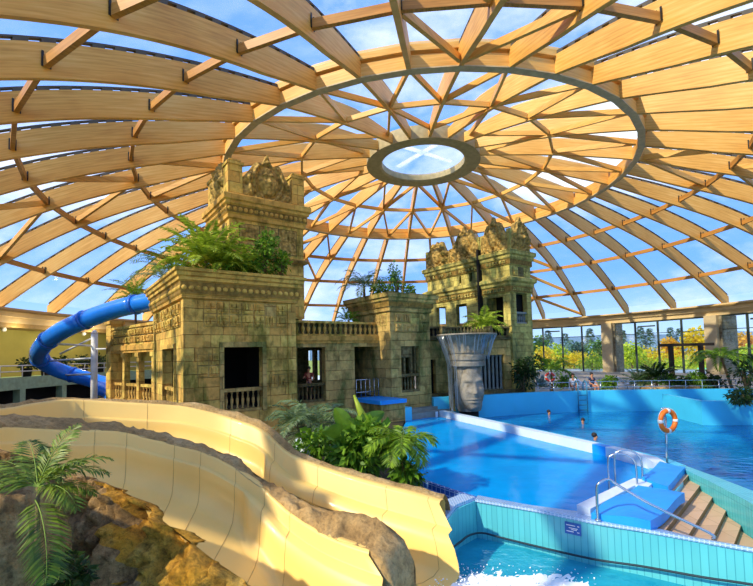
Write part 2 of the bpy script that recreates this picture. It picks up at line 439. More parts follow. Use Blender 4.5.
# main ring beam: two timber tiers and a grey steel shoe
for nm, (ro, ri, z0, z1), mt in (('ring_beam', (RM+.2, RM-.22, -.02, .62), 'wood_in'), ('ring_beam', (RM+.34, RM+.02, .74, 1.18), 'wood'), ('ring_shoe', (RM+.2, RM-.24, -.08, -.02), 'steel_grey')):
    q = MB(); zb = zbot(RM); secs = []
    for k in range(41):
        a = R(PH+9*k); secs.append([pol(ri, a, zb+z0), pol(ro, a, zb+z0), pol(ro, a, zb+z1), pol(ri, a, zb+z1)])
    q.loft(secs, caps=False); q.build(nm, M[mt], ceil)
q = MB()
for k in range(40):
    a = R(PH+9*k); zb = zbot(RM); q.bar(pol(RM-.02, a, zb-.05), pol(RM-.02, a, zb+1.25), .3, .34)
# inner lens ribs
irib = MB(); secs = []
for i in range(13):
    r = RO-.05 + (RM-.2-RO+.05)*i/12; z = zbot(max(r, RO)); h = 1.3*(.5+.5*min(1, i/5)); w = .11
    secs.append([(r,-w,z), (r,w,z), (r,w,z+h), (r,-w,z+h)])
irib.loft(secs)
i0 = None
for k in range(-10, 30, 2):
    a = R(PH+9*k)
    if i0 is None:
        i0 = irib.build('inner_rib', M['wood_in'], ceil); along_uv(i0); o = i0; o.rotation_euler = (0, 0, a)
        qs = []
        zi, zo, zm = zbot(RI)+.3, zbot(RO)+.3, zbot(RM)+.25
        for A, B_ in ((pol(RI, 0, zi), pol(RI, R(18), zi)), (pol(RM-.2, R(9), zm), pol(RI, 0, zi)), (pol(RM-.2, R(9), zm), pol(RI, R(18), zi))):
            b = MB(); d = (B_-A).normalized(); b.bar(A+d*.12, B_-d*.12, .16, .32); qs.append(b.mesh('strut', [M['wood_in']]))
        fan = []
        for g in (-1, 1):
            b = MB(); A, B_ = pol(RI, R(18*g), zi), pol(RO+.5, 0, zo+.1); d = (B_-A).normalized(); b.bar(A+d*.12, B_, .16, .32); fan.append(b.mesh('strut', [M['wood_in']]))
    else: o = child_copy(i0, ceil, rz=a)
    for me in (qs if (k+10) % 4 else qs+fan):
        s_ = bpy.data.objects.new('strut', me); COL.objects.link(s_); s_.parent = o
# oculus
q = MB(); zo = zbot(RO); secs = []
for k in range(65):
    a = 2*PI*k/64; secs.append([pol(RO+.06, a, zo-.1), pol(RO+.06, a, zo+.9), pol(3.42, a, zo+.55), pol(3.42, a, zo+.02), pol(3.6, a, zo-.1)])
q.loft(secs, caps=False, sm=False); q.build('oculus_ring', M['oculus'], ceil)
q = MB(); q.grid(lambda u, v: pol(3.4*u, 2*PI*v, zo+.4+.5*(1-u*u)), 6, 49); q.build('oculus_lens', M['dome_glass'], ceil)
q = MB()
for a in (R(35), R(125)): q.bar(pol(3.4, a, zo+1.0), pol(3.4, a+PI, zo+1.0), .55, .08)
q.build('oculus_brace', M['lens_band'], ceil)
# glazing, one panel strip per bay
gl = MB(); n = 14
for i in range(n):
    ra, rb_ = RM+.1+(RB-RM)*i/n, RM+.1+(RB-RM)*(i+1)/n
    f = lambda r, a: pol(r, R(a), zbot(r)+dep(r)+.21)
    gl.quad(f(ra, 0), f(rb_, 0), f(rb_, 9), f(ra, 9))
gme = gl.mesh('glazing', [M['dome_glass']])
for k in range(40):
    o = bpy.data.objects.new('glazing', gme); COL.objects.link(o); o.parent = ceil; o.rotation_euler = (0, 0, R(PH+9*k))
gl = MB()
for ra, rb_ in ((RO-.1, RI), (RI, RM+.1)):
    f = lambda r, a: pol(r, R(a), zbot(max(r, RO))+1.24)
    gl.quad(f(ra, 0), f(rb_, 0), f(rb_, 18), f(ra, 18))
gme = gl.mesh('glazing', [M['dome_glass']])
for k in range(20):
    o = bpy.data.objects.new('glazing', gme); COL.objects.link(o); o.parent = ceil; o.rotation_euler = (0, 0, R(PH+18*k))
# ------------------------------------------------------------------ ring wall, windows
RW = 34.56
def arc(mb, r0, r1, z0, z1, a0, a1, n, mi=0):
    secs = []
    for i in range(n+1):
        a = R(a0+(a1-a0)*i/n); secs.append([DC+pol(r0, a, z0), DC+pol(r1, a, z0), DC+pol(r1, a, z1), DC+pol(r0, a, z1)])
    mb.loft(secs, mi)
q = MB(); arc(q, RW-.25, RW+1.6, 7.25, 7.98, -62, 246, 60); struct(q.build('trim_1', M['fascia']))
q = MB(); arc(q, RW-.05, RW+.6, 6.75, 7.25, -62, 246, 60); struct(q.build('trim_2', M['fascia']))
q = MB(); arc(q, RW-.4, RW-.25, 7.62, 7.8, -62, 246, 60); struct(q.build('trim_3', M['fascia_d']))
FL = .42                                     # level of the far deck
wi = 0
for k in range(-3, 4):
    a0, a1 = 20*k+1.2+.2, 20*(k+1)-1.2+.2
    wi += 1
    wr = empty_struct('window_%d' % wi, DC + pol(RW, R((a0+a1)/2), FL))
    fr = MB(); st = 4
    for i in range(5):
        a = R(a0+(a1-a0)*i/4); p = DC+pol(RW+.1, a, 0)
        fr.bar(p+Vector((0,0,FL-.4)), p+Vector((0,0,6.76)), .2, .14, up=Vector((math.cos(a), math.sin(a), 0)))
    for z, h in ((FL-.1, .16), (6.66, .16), (5.2, .07)):
        for i in range(4):
            fr.bar(DC+pol(RW+.1, R(a0+(a1-a0)*i/4), z), DC+pol(RW+.1, R(a0+(a1-a0)*(i+1)/4), z), .12, h)
    fr.bar(DC+pol(RW+.1, R(a0+(a1-a0)*.53), 6.1), DC+pol(RW+.1, R(a0+(a1-a0)*.72), 6.1), .12, .16)
    fr.build('window_frame', M['frame'], wr, True)
    for i in range(4):
        g = MB(); g.quad(*[DC+pol(RW+.1, R(a0+(a1-a0)*(i+j)/4), z) for j, z in ((0, FL-.1), (1, FL-.1), (1, 6.7), (0, 6.7))]); g.build('pane', M['glass'], wr, True)
for k in range(-3, 5):
    a = R(20*k+.2); o = MB().box(-.25, 2.2, -.65, .65, FL-2.5, 6.76); o.v = [Vector(v) for v in o.v]
    cc = o.build('column', [M['concrete']]); cc.location = DC+pol(RW-.2, a, 0); cc.rotation_euler = (0,0,a); struct(cc)
    pp = MB().box(.15, 2.6, -.95, -.66, FL-2.5, 6.7).build('column_side', [M['pier']]); pp.location = cc.location; pp.rotation_euler = (0,0,a); struct(pp)  # slab over the column's side face, its shade put into darker stone
q = MB(); arc(q, RW, RW+.3, -2.5, 6.76, 81, 100, 8); struct(q.build('wall_back', M['olive_wall']))
q = MB(); arc(q, RW+2.6, RW+2.9, 2.2, 6.9, 140, 216, 20); struct(q.build('wall_left', M['olive_wall']))
q = MB(); arc(q, RW, RW+2.7, 6.4, 6.75, 140, 216, 20); struct(q.build('trim_4', M['fascia_d']))
for a0 in (101, 111, 121, 131):              # glazed bays behind the temple
    wi += 1; wr = empty_struct('window_%d' % wi, DC + pol(RW, R(a0+4.5), FL)); fr = MB()
    for a in (a0, a0+4.5, a0+9): p = DC+pol(RW, R(a), 0); fr.bar(p+Vector((0,0,0)), p+Vector((0,0,6.76)), .2, .14)
    fr.build('window_frame', M['frame'], wr, True)
    g = MB(); g.quad(*[DC+pol(RW, R(a), z) for a, z in ((a0, 0), (a0+9, 0), (a0+9, 6.7), (a0, 6.7))]); g.build('pane', M['glass'], wr, True)
# left gallery (a storey of its own): slab, fascia, dark glazed front below, railing
q = MB(); arc(q, RW-2.2, RW+2.9, 1.75, 2.15, 140, 216, 30); struct(q.build('floor_gallery', M['gal_green']))
q = MB(); arc(q, RW-2.4, RW-2.2, 1.35, 2.3, 140, 216, 30); struct(q.build('trim_5', M['gal_green']))
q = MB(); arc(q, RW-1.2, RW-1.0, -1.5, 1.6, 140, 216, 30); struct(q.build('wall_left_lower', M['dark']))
for a in (150, 158, 166, 174.2, 182, 190):
    b = MB(); p = DC+pol(RW-2.1, R(a), 0); b.bar(p+Vector((0,0,-1.5)), p+Vector((0,0,1.5)), .55, .55); struct(b.build('column', M['gal_green']))
rl = thing('gallery_railing', 'white pipe railing along the edge of the left gallery', 'railing', DC+pol(RW-2.2, R(175), 2.15))
for z in (2.75, 3.2):
    b = MB(); b.tube([DC+pol(RW-2.3, R(150+2*i), z) for i in range(30)], .045, 6); b.build('rail', M['white'], rl, True)
for a in range(150, 210, 4):
    b = MB(); p = DC+pol(RW-2.3, R(a), 0); b.tube([p+Vector((0,0,2.1)), p+Vector((0,0,3.2))], .04, 6); b.build('post', M['white'], rl, True)
# round ceiling spots under the left roof edge
for i, a in enumerate((178.6, 171.5, 165)):
    p = DC+pol(RW+.9, R(a), 6.2); b = MB(); b.lathe([(.02,.25),(.16,.22),(.2,0),(.12,-.12),(.02,-.14)], p, 12)
    tag(b.build('spot_lamp', M['white'], None, off=p), ('white round spot lamp under the left roof edge, ' + ['nearest the frame edge', 'middle of three', 'right one, above the tube'][i]), 'lamp', 'spot lamps on the left')
    L_ = bpy.data.lights.new('spot_light', 'POINT'); L_.energy = 160; L_.color = (1,.88,.62); L_.shadow_soft_size = .3; lo = bpy.data.objects.new('spot_light', L_); COL.objects.link(lo); lo.location = DC+pol(RW-.6, R(a), 5.9)

# ------------------------------------------------------------------ ground, far deck, outdoors
q = MB(); q.lathe([(0.01, -2.6), (40, -2.6), (40, -2.5), (0.01, -2.5)], (4.2, 36, 0), 60, sm=False); fo = struct(q.build('floor', M['soil']))
def deckpoly(z0, z1, poly, name, mt, top=None):
    b = MB(); b.prism([(p[0], p[1]) for p in poly], z0, z1, 0, 1 if top else None); return b.build(name, [M[mt], M[top]] if top else M[mt])
# outdoors
q = MB(); q.grid(lambda u, v: DC+pol(37+v*383, 2*PI*u, .3-1.3*v), 73, 8, sm=False); struct(q.build('ground', M['lawn']))
q = MB(); arc(q, RW+.4, RW+11, .2, .3, -40, 75, 40); struct(q.build('terrace', M['paving']))
p = [DC+pol(r, R(a), 0) for r, a in ((49, 16), (49, 33), (57, 33), (57, 16))]
b = MB(); b.prism([(v.x, v.y) for v in p], .2, .42); tag(b.build('outdoor_pool', M['pool_out']), 'pale turquoise outdoor pool beyond the right windows', 'pool')
q = MB(); secs = []
for i in range(61):
    a = R(-30+130*i/60); h = 16+9*noise.noise(Vector((i*.17, 3, 1)))+5*noise.noise(Vector((i*.5, 1, 4)))
    secs.append([DC+pol(400, a, -2), DC+pol(405, a, h), DC+pol(425, a, -2)])
q.loft(secs, closed=False, sm=True); struct(q.build('hills', M['hill']))
# ------------------------------------------------------------------ pools
def V2(l): return [Vector((p[0], p[1], 0)) for p in l]
WU, WF, WS = -.15, -.45, -.85
upoly = [(1.6,24.4),(3.45,24.7),(5.45,20),(6.75,16.7),(7.62,14.6),(7.9,13.1),(7.6,12.6),(6.45,11.25),(4.35,9.5),(3.35,10.1),(2.36,10.85),(1.81,11.6),(1.13,12.6),(.5,14.5),(.8,19)]
b = MB(); b.prism(upoly, WU-.4, WU); o = tag(b.build('upper_pool_water', M['w_up']), 'bright blue water filling the raised middle pool', 'water', kind='stuff')
fpoly = [(2.9,25.6),(3.6,25.3),(5.75,20.3),(7.0,16.9),(7.9,14.8),(8.3,12.4),(8.4,9.5),(8.7,6.2),(9.6,2),(40,2),(40,24),(26,27),(10,28.5),(4,27.5)]
b = MB(); b.prism(fpoly, WF-.4, WF); tag(b.build('lower_pool_water', M['w_far']), 'deep blue rippled water of the large lower pool at right', 'water', kind='stuff')
spoly = [(-2,11.2),(1.6,10.3),(2.25,10.5),(3.3,9.8),(5,8.5),(9.6,5.6),(9.6,.3),(-3.5,.3),(-3.5,5.5)]
b = MB(); b.prism(spoly, WS-.4, WS); tag(b.build('splash_pool_water', M['w_spl']), 'turquoise water of the splash pool under the yellow slides', 'water', kind='stuff')

def wallstrip(mb, line, w, z0, z1, mi=0, side=1):     # vertical wall following a plan polyline
    L = V2(line); secs = []
    for i, p in enumerate(L):
        d = (L[min(i+1, len(L)-1)]-L[max(i-1, 0)]).normalized(); n_ = Vector((d.y, -d.x, 0))*side
        za = z0[i] if isinstance(z0, list) else z0; zb_ = z1[i] if isinstance(z1, list) else z1
        a, c_ = p, p+n_*w
        secs.append([(a.x,a.y,za),(c_.x,c_.y,za),(c_.x,c_.y,zb_),(a.x,a.y,zb_)])
    return mb.loft(secs, mi)
# divider between the raised pool and the lower pool
q = MB(); wallstrip(q, [(1.2,24.5),(3.35,24.95)], .35, -1.6, .12, side=-1)
cp = struct(q.build('pool_coping', M['cop_white']))
q = MB(); wallstrip(q, [(3.42,25.0),(5.42,20.05),(6.72,16.75),(7.3,15.3)], .34, -1.6, .16, side=-1); q2 = q
struct(q.build('pool_coping', M['cop_white']))
q = MB(); wallstrip(q, [(7.3,15.3),(7.5,14.8)], .34, -1.6, .15, side=-1); struct(q.build('pool_coping', M['mat_blue']))
q = MB(); wallstrip(q, [(7.5,14.8),(7.9,13.2),(7.75,12.65)], .34, -1.6, .16, side=-1); struct(q.build('pool_coping', M['cop_white']))
q = MB(); wallstrip(q, [(3.74,25.0),(5.76,20.2),(7.06,16.9),(7.7,15.2),(8.3,13.2),(8.25,12.5)], .3, -1.6, .1, side=-1); struct(q.build('pool_coping_outer', M['pool_paint']))
# mosaic rim and tiled wall towards the splash pool
SW = [(2.2,10.33),(3.21,9.67),(4.15,8.92),(4.87,8.48),(5.61,7.94),(6.21,7.55),(7.6,6.6),(9.4,5.4)]
q = MB(); wallstrip(q, SW, .12, -1.6, -.02, side=-1); sw = q.build('splash_pool_wall', M['cyan_tile']); struct(sw)
q = MB(); wallstrip(q, [(1.35,9.2),(1.7,9.85),(2.2,10.33)], .3, -1.6, -.02, side=-1); struct(q.build('splash_pool_wall', M['cyan_tile']))
q = MB()
inn = [(2.36,10.85),(3.35,10.1),(4.4,9.55),(4.75,9.15),(5.2,8.75),(5.75,8.2),(6.35,7.75),(7.8,6.8),(9.5,5.6)]
out = [(2.17,10.3),(3.19,9.64),(4.13,8.88),(4.45,8.68),(4.87,8.43),(5.61,7.9),(6.2,7.5),(7.58,6.55),(9.4,5.35)]
for i in range(len(inn)-1):
    a, c_, d, e = inn[i], inn[i+1], out[i+1], out[i]
    q.loft([[(e[0],e[1],-.03),(a[0],a[1],-.3),(a[0],a[1],-.06),(e[0],e[1],.03)], [(d[0],d[1],-.03),(c_[0],c_[1],-.3),(c_[0],c_[1],-.06),(d[0],d[1],.03)]])
struct(q.build('pool_rim', M['cop_blue']))
q = MB(); wallstrip(q, [(1.3,9.12),(1.66,9.9),(2.2,10.38)], .38, -.02, .05, side=-1); struct(q.build('pool_rim', M['cop_blue']))
q = MB(); wallstrip(q, [(.95,12.9),(1.13,12.6),(1.81,11.6),(2.4,10.8)], .1, -.9, -.1, side=1)
q.prism([(.3,13.5),(1.13,12.55),(1.81,11.55),(2.4,10.75),(2.3,10.6),(1.6,10.1),(1.2,9.6),(-.2,11.5)], -1.2, -.55)
struct(q.build('overflow_gutter', M['navy_tile']))
# steps down into the lower pool
TT, TN = Vector((.70, .714, 0)), Vector((.714, -.70, 0))
def clip(poly, a, n_, d0):
    out = []; f = lambda p: (p[0]-a[0])*n_[0]+(p[1]-a[1])*n_[1]-d0
    for i in range(len(poly)):
        p, q_ = poly[i], poly[(i+1) % len(poly)]; fp, fq = f(p), f(q_)
        if fp >= 0: out.append(p)
        if fp*fq < 0: t = fp/(fp-fq); out.append((p[0]+(q_[0]-p[0])*t, p[1]+(q_[1]-p[1])*t))
    return out
st = thing('pool_steps', 'broad tan tiled steps going down into the lower pool', 'steps', (6.6, 9.9, 0))
for k in range(9):
    n0, n1 = -2.75+.3*k + (.0 if k else -.1), -2.75+.3*(k+1)
    pts = [TN*a+TT*b_ for a, b_ in ((n0, 8), (n0, 15), (n1, 15), (n1, 8))]
    pts = clip([(p.x, p.y) for p in pts], (4.15, 8.92), (.554, .833), .33)
    pts = clip(pts, (8.25, 12.13), (-.978, .21), .0)
    if len(pts) > 2:
        b = MB(); b.prism(pts, -1.7, .03-.12*k, 1, 0); b.build('step', [M['step'], M['riser']], st, True)
q = MB(); pi, po = [(8.2,12.35),(7.99,10.9),(7.72,9.5),(7.3,8.0),(7.05,7.0)], [(8.42,12.4),(8.42,11.2),(8.36,9.9),(8.3,8.0),(8.2,7.0)]
for i in range(4):
    a, c_, d, e = pi[i], pi[i+1], po[i+1], po[i]
    q.loft([[(a[0],a[1],-1.6),(e[0],e[1],-1.6),(e[0],e[1],.14),(a[0],a[1],.14)], [(c_[0],c_[1],-1.6),(d[0],d[1],-1.6),(d[0],d[1],.14),(c_[0],c_[1],.14)]])
struct(q.build('step_parapet', M['cyan_tile']))
# blue mats and white kerb on the landing
def slab(pa, pb, pc, pd, z, th, wave, name, mt, seed):
    A, B_, C_, E_ = (Vector((*p, 0)) for p in (pa, pb, pc, pd)); q = MB()
    def f(u, v, dz=0):
        p = (A*(1-u)+B_*u)*(1-v)+(E_*(1-u)+C_*u)*v
        return Vector((p.x, p.y, z+dz+wave*math.sin(u*7+seed)*math.sin(v*4+seed*2)))
    q.grid(lambda u, v: f(u, v), 14, 10)
    edge = [(i/13, 0) for i in range(14)]+[(1, j/9) for j in range(1, 10)]+[(i/13, 1) for i in range(12, -1, -1)]+[(0, j/9) for j in range(8, 0, -1)]
    q.loft([[f(*e) for e in edge], [f(*e, -th) for e in edge]], caps=False)
    return q.build(name, M[mt])
o = slab((6.5,11.1),(7.87,12.55),(8.2,12.0),(6.65,10.35), .2, .17, .02, 'foam_mat', 'mat_blue', 1.); tag(o, 'bright blue foam mat at the foot of the orange lifebuoy pole', 'mat', 'blue foam mats')
o = slab((4.2,8.98),(6.1,10.6),(6.75,9.95),(5.0,8.35), .17, .2, .045, 'foam_mat', 'mat_blue', 2.3); tag(o, 'larger wavy blue foam mat beside the long handrail, near the splash pool wall', 'mat', 'blue foam mats')
q = MB(); q.prism([(4.15,9.5),(6.42,11.32),(6.7,10.95),(6.35,10.6),(6.1,10.72),(4.3,9.22)], -.6, .13); struct(q.build('landing_kerb', M['cop_white']))
q = MB(); q.prism([(4.5,9.35),(6.3,10.9),(7.6,12.6),(8.3,12.4),(8.2,11.9),(5.3,8.75),(5.0,8.8)], -1.5, .02); struct(q.build('landing', M['pool_paint']))

# far wall of the lower pool, block at right, far deck, left land
FW = [(3.2,25.6),(6.3,26.2),(8.2,26.9),(10.2,27.3),(14,27.4),(18,26.9),(26,25.6),(34,22)]
q = MB(); wallstrip(q, FW, .35, -2.4, .85, side=-1); struct(q.build('lower_pool_wall', M['pool_paint']))
q = MB(); wallstrip(q, [(16.4,25.6),(15.95,21.9),(20,21.2),(26,19.6),(34,17.5)], .3, -2.4, .72, side=-1); struct(q.build('lower_pool_ledge', M['pool_paint']))
dk = [(p[0], p[1]+.3) for p in FW] + [(DC+pol(RW+.2, R(a), 0)).to_tuple()[:2] for a in range(-20, 101, 6)] + [(-1, 46), (1.5, 26)]
q = MB(); q.prism(dk, -.2, FL); struct(q.build('floor_far_deck', M['deck']))
q = MB(); q.prism([(1.55,24.5),(.75,19),(.45,14.5),(1.0,12.8),(.4,12.2),(-.4,11.7),(-3,12.6),(-6,12.3),(-9,11.9),(-10.5,9),(-12,6),(-26,12),(-32,36),(-24,56),(0,64),(3,40),(3.3,25.6)], -1.2, -.1); struct(q.build('floor_planting', M['soil']))

# ------------------------------------------------------------------ yellow slides
def cr(P, k):                                # Catmull-Rom resample, k steps a span
    out = []
    for i in range(len(P)-1):
        a, b_, c_, d = P[max(i-1,0)], P[i], P[i+1], P[min(i+2, len(P)-1)]
        for j in range(k):
            t = j/k; out.append(.5*((2*b_)+(c_-a)*t+(2*a-5*b_+4*c_-d)*t*t+(3*b_-a-3*c_+d)*t**3))
    out.append(P[-1]); return out
A = [(0,409,9.5),(30,404,10.2),(67,399.5,11),(100,401,11.3),(134,403,11.5),(160,404.5,11.6),(187,407,11.6),(220,415,11.5),(240,421.5,11.3),(255,427,11.1),(266,434,10.95),(275,443,10.85),(290,455,10.7),(318,466,10.4),(361,480,9.85),(410,492.5,9.3),(440,501,9.0)]
Q = [(0,415,8.9),(35,418,9.3),(77,422,9.5),(110,424.5,9.8),(127,428,9.9),(160,433,9.9),(187,441,9.8),(205,447,9.7),(220,452,9.6),(232,458.5,9.4),(241,464,9.3),(250,470,9.2),(265,480,9),(290,493,8.7),(325,508,8.3),(368,518,8.0),(393,530,7.75)]
Bf = [(0,427.5,8.3),(35,428.5,8.8),(77,430,9.15),(110,430.5,9.4),(127,433,9.5),(160,441,9.5),(187,448,9.45),(201,452,9.35),(220,460,9.2),(241,472,8.95),(257,483,8.7),(273,497,8.45),(290,513,8.15),(325,534.5,7.6),(369,551,7.1)]
Bn = [(-20,446,6.2),(15,457,6.4),(60,472,6.6),(85,478,6.58),(100,483,6.5),(124,493,6.35),(145,506,6.15),(155,515,6.05),(165,524,5.95),(187,541,5.75),(200,551,5.6),(216,563,5.5),(234,575,5.4),(270,604,5.15),(320,640,4.95)]
W_ = lambda L: [at(*p) for p in L]
def ext0(P, d): return [P[0]+Vector(d)] + P      # the flume comes round from the left, out of frame
A3, Q3, Bf3, Bn3 = W_(A), W_(Q), W_(Bf), W_(Bn)
A3 = ext0(ext0(A3, (-.4,-2.2,.1)), (.1,-2.2,.15)); Q3 = ext0(ext0(Q3, (.1,-1.9,.1)), (.4,-1.8,.15))
Bf3 = ext0(ext0(Bf3, (.1,-1.7,.15)), (.5,-1.7,.2)); Bn3 = ext0(ext0(Bn3, (.5,-.9,.2)), (1.0,-.8,.25))
K = 4
A3, Q3, Bf3, Bn3 = cr(A3, K), cr(Q3, K), cr(Bf3, K), cr(Bn3, K)
def lane(F, Nn, hfun, lg, t0):
    secs = []; n = len(F)
    for i in range(n):
        f, g = F[i], Nn[i]; t = i/(n-1); h = Vector((g.x-f.x, g.y-f.y, 0)); W = h.length; h /= W
        zf = f.z - hfun(t); H = f.z - zf; gz = g.z; d = (F[min(i+1,n-1)]-F[max(i-1,0)]); d.z = 0; d.normalize()
        push = max(0, (t-.9)/.1)*.6
        def P(off, z, from_near=False, pk=0):
            q_ = (g-h*off) if from_near else (f+h*off); return Vector((q_.x, q_.y, z)) + d*push*pk
        k = min(1, W/2.2); x_ = max(0, min(1, (t-t0)/.03)); ex = .26*x_*x_*(3-2*x_) - .1; l0 = lg*H
        secs.append([P(-.2, f.z-.45), P(-.2, f.z-.04), P(-.15, f.z), P(-.02, f.z), P(.03, f.z-.05), P(.05, f.z-l0, pk=.4), P(.07, f.z-l0-.02, pk=.45), P(.2+ex*.5, f.z-l0-.035, pk=.5), P(.225+ex*.6, f.z-l0-.06, pk=.55), P(.25+ex, f.z-.5*(l0+H*.74), pk=.8), P(.3+ex, zf+.26*H, pk=.95), P(.44*k+ex, zf+.08*H, pk=1), P(.72*k+ex*.6, zf+.01, pk=.9), P(W*.55, zf-.02, pk=.7),
            P(.6*k, zf+.03, True, .5), P(.32*k, zf+.22*(gz-zf), True, .4), P(.14, zf+.6*(gz-zf), True, .2), P(.08, gz-.05, True), P(.0, gz, True)])
    return secs
secA = lane(A3, Q3, lambda t: 1.02+.25*max(0, (t-.7)/.3), .38, .665)
secB = lane(Bf3, Bn3, lambda t: 1.02+.25*max(0, (t-.7)/.3), .24, .70)
def slide(name, secs, label, seams, root):
    t = thing('water_slide', label, 'water slide', root, group='yellow open water slides')
    q = MB(); q.loft(secs, closed=False, sm=True); q.build('flume', M['slide'], t, True)
    for sidx in seams:
        b = MB(); b.tube([p+Vector((0,0,.001)) for p in secs[sidx][3:]], .005, 5); b.build('seam', M['slide_seam'], t, True)
    return t
nA, nB = len(secA), len(secB)
slide('water_slide', secA, 'rear yellow open flume ending just in front of the tiled splash wall', [18, 26, 38, 52, 60, 66, nA-3], A3[-1])
slide('water_slide', secB, 'front yellow open flume with a wide banked bend behind the foreground rocks', [18, 24, 30, 36, 43, 50, 56], Bf3[-1])
def nz(p, f=1.0): return noise.fractal(Vector(p)*f, .9, 2.1, 5)
# rock crest between the two flumes
def resamp(P, n):
    L = [0]
    for i in range(1, len(P)): L.append(L[-1]+(P[i]-P[i-1]).length)
    out = []
    for k in range(n):
        s_ = L[-1]*k/(n-1); i = max(j for j in range(len(L)) if L[j] <= s_+1e-9); i = min(i, len(P)-2)
        t = (s_-L[i])/max(1e-9, L[i+1]-L[i]); out.append(P[i].lerp(P[i+1], t))
    return out
NQ = 170; QQ, BB = resamp(Q3, NQ), resamp(Bf3, NQ); secs = []
for i in range(NQ):
    a, b_ = QQ[i], BB[i]; h = Vector((b_.x-a.x, b_.y-a.y, 0)); t = i/(NQ-1); s = []
    prof_ = [(.03,-.5),(-.02,-.12),(-.02,.0),(.12,.05),(.3,.06),(.5,.05),(.7,.04),(.88,.02),(.97,.0),(.98,-.08),(.94,-.5)]
    for u, dz in prof_:
        p = a + h*u; p = Vector((p.x, p.y, a.z*(1-u)+b_.z*u + dz))
        amp = (.05+.14*max(0, (t-.6)/.4)) if .05 < u < .95 else .035
        k = nz(p, 2.2); p = p + Vector((k*.03, k*.03, amp*k + .05*nz(p, 6)*(1 if .05 < u < .95 else 0)))
        s.append(p)
    secs.append(s)
e = secs[-1]; dr = (QQ[-1]-QQ[-6]); dr.z = 0; dr.normalize()
for k, (f, dz) in enumerate(((.22,-.12),(.36,-.45),(.4,-.9),(.42,-1.3))):
    secs.append([Vector((p.x, p.y, min(p.z, p.z*0+e[4].z)+dz)) + dr*f + Vector((.06*nz(p*3+Vector((k,0,0))), .06*nz(p*4), .06*nz(p*5))) for p in e])
q = MB(); q.loft(secs, closed=False, sm=True)
rk = q.build('rock_divider', M['rock_grey'], None, off=BB[-1]); tag(rk, 'rough brown rock crest running between the two yellow slides', 'rock')
# low rock edging behind the rear flume
q = MB(); secs = []
LA = resamp(A3, 110)
for i, p in enumerate(LA):
    d = LA[min(i+1,109)]-LA[max(i-1,0)]; d.z = 0; d.normalize(); n_ = Vector((-d.y, d.x, 0))
    if n_.y < 0: n_ = -n_
    lift = .02+.07*max(0, 1-abs((i/109)-.62)/.16)
    secs.append([p+n_*o_+Vector((0,0,z+(lift+.07*nz(p*3+Vector((o_*3,0,0))) if k else 0))) for k, (o_, z) in enumerate(((.14,-.05),(.2,.0),(.3,.02),(.45,-.05),(.6,-.25),(.7,-.9),(.8,-1.8)))])
q.loft(secs, closed=False, sm=True); tag(q.build('rock_edging', M['rock_grey'], None, off=LA[60]), 'low rough rock edging along the back rim of the rear yellow slide', 'rock')
# foreground rocks
def rockface(name, rail, mats, label, amp, nv, drop, fwd, u_lit=2, seed=0):
    P = resamp(rail, 110); q = MB(); vs = []; fs = []; mi = []
    for i, p in enumerate(P):
        d = P[min(i+1,109)]-P[max(i-1,0)]; d.z = 0; d.normalize(); n_ = Vector((d.y, -d.x, 0))
        if n_.y > 0: n_ = -n_
        for j in range(nv):
            v = j/(nv-1)
            if v < .12: o_, z = -.02+v/.12*.2, .0+.1*math.sin(v/.12*PI/2)
            else: w = (v-.12)/.88; o_, z = .18+fwd*w**.8, .1-drop*w**1.25
            b_ = p + n_*o_ + Vector((0,0,z))
            sd = Vector((seed, seed*2, 0)); k = nz(b_*.9+sd)*amp + nz(b_*2.6+sd)*amp*.5 + (abs(nz(b_*1.6+sd))-.3)*amp*.9 - .22*max(0, .16-abs(noise.noise(b_*2.0+sd)))/.16*amp*2
            k *= min(1, v/.1)
            vs.append(b_ + n_*k*1.2 + Vector((0,0,k*.5*(1 if v < .4 else .3))))
    for i in range(109):
        for j in range(nv-1):
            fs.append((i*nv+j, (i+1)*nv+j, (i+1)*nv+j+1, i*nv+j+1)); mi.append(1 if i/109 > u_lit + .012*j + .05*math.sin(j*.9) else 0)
    q.v = [tuple(v) for v in vs]; q.f = fs; q.m = mi; q.s = [True]*len(fs)
    o = q.build(name, [M[k] for k in mats], None, off=P[55]); tag(o, label, 'rock', 'foreground rocks'); return o
NB = resamp(Bn3, 200)
rockface('boulder_ridge', NB[60:], ('rock', 'rock_lit'), 'foreground brown rock face with a ridge tinted sunlit ochre edging the front slide', .3, 44, 3.0, 1.0, .3, 3)
b = MB(); b.ball((0,0,0), 1, 0, 56, 36)
cb = at(2, 522, 4.9); vs = []
for v in b.v:
    v = Vector(v); k = 1 + .16*nz(v*1.3+Vector((5,1,2))) + .07*nz(v*3.5) + .1*abs(nz(v*2))
    vs.append(Vector((v.x*.6*k, v.y*.6*k, v.z*1.1*k - .62)) + cb)
b.v = [tuple(v) for v in vs]
tag(b.build('boulder', M['rock'], None, off=cb), 'dark brown boulder at the left edge, left of the foreground palm', 'rock', 'foreground rocks')
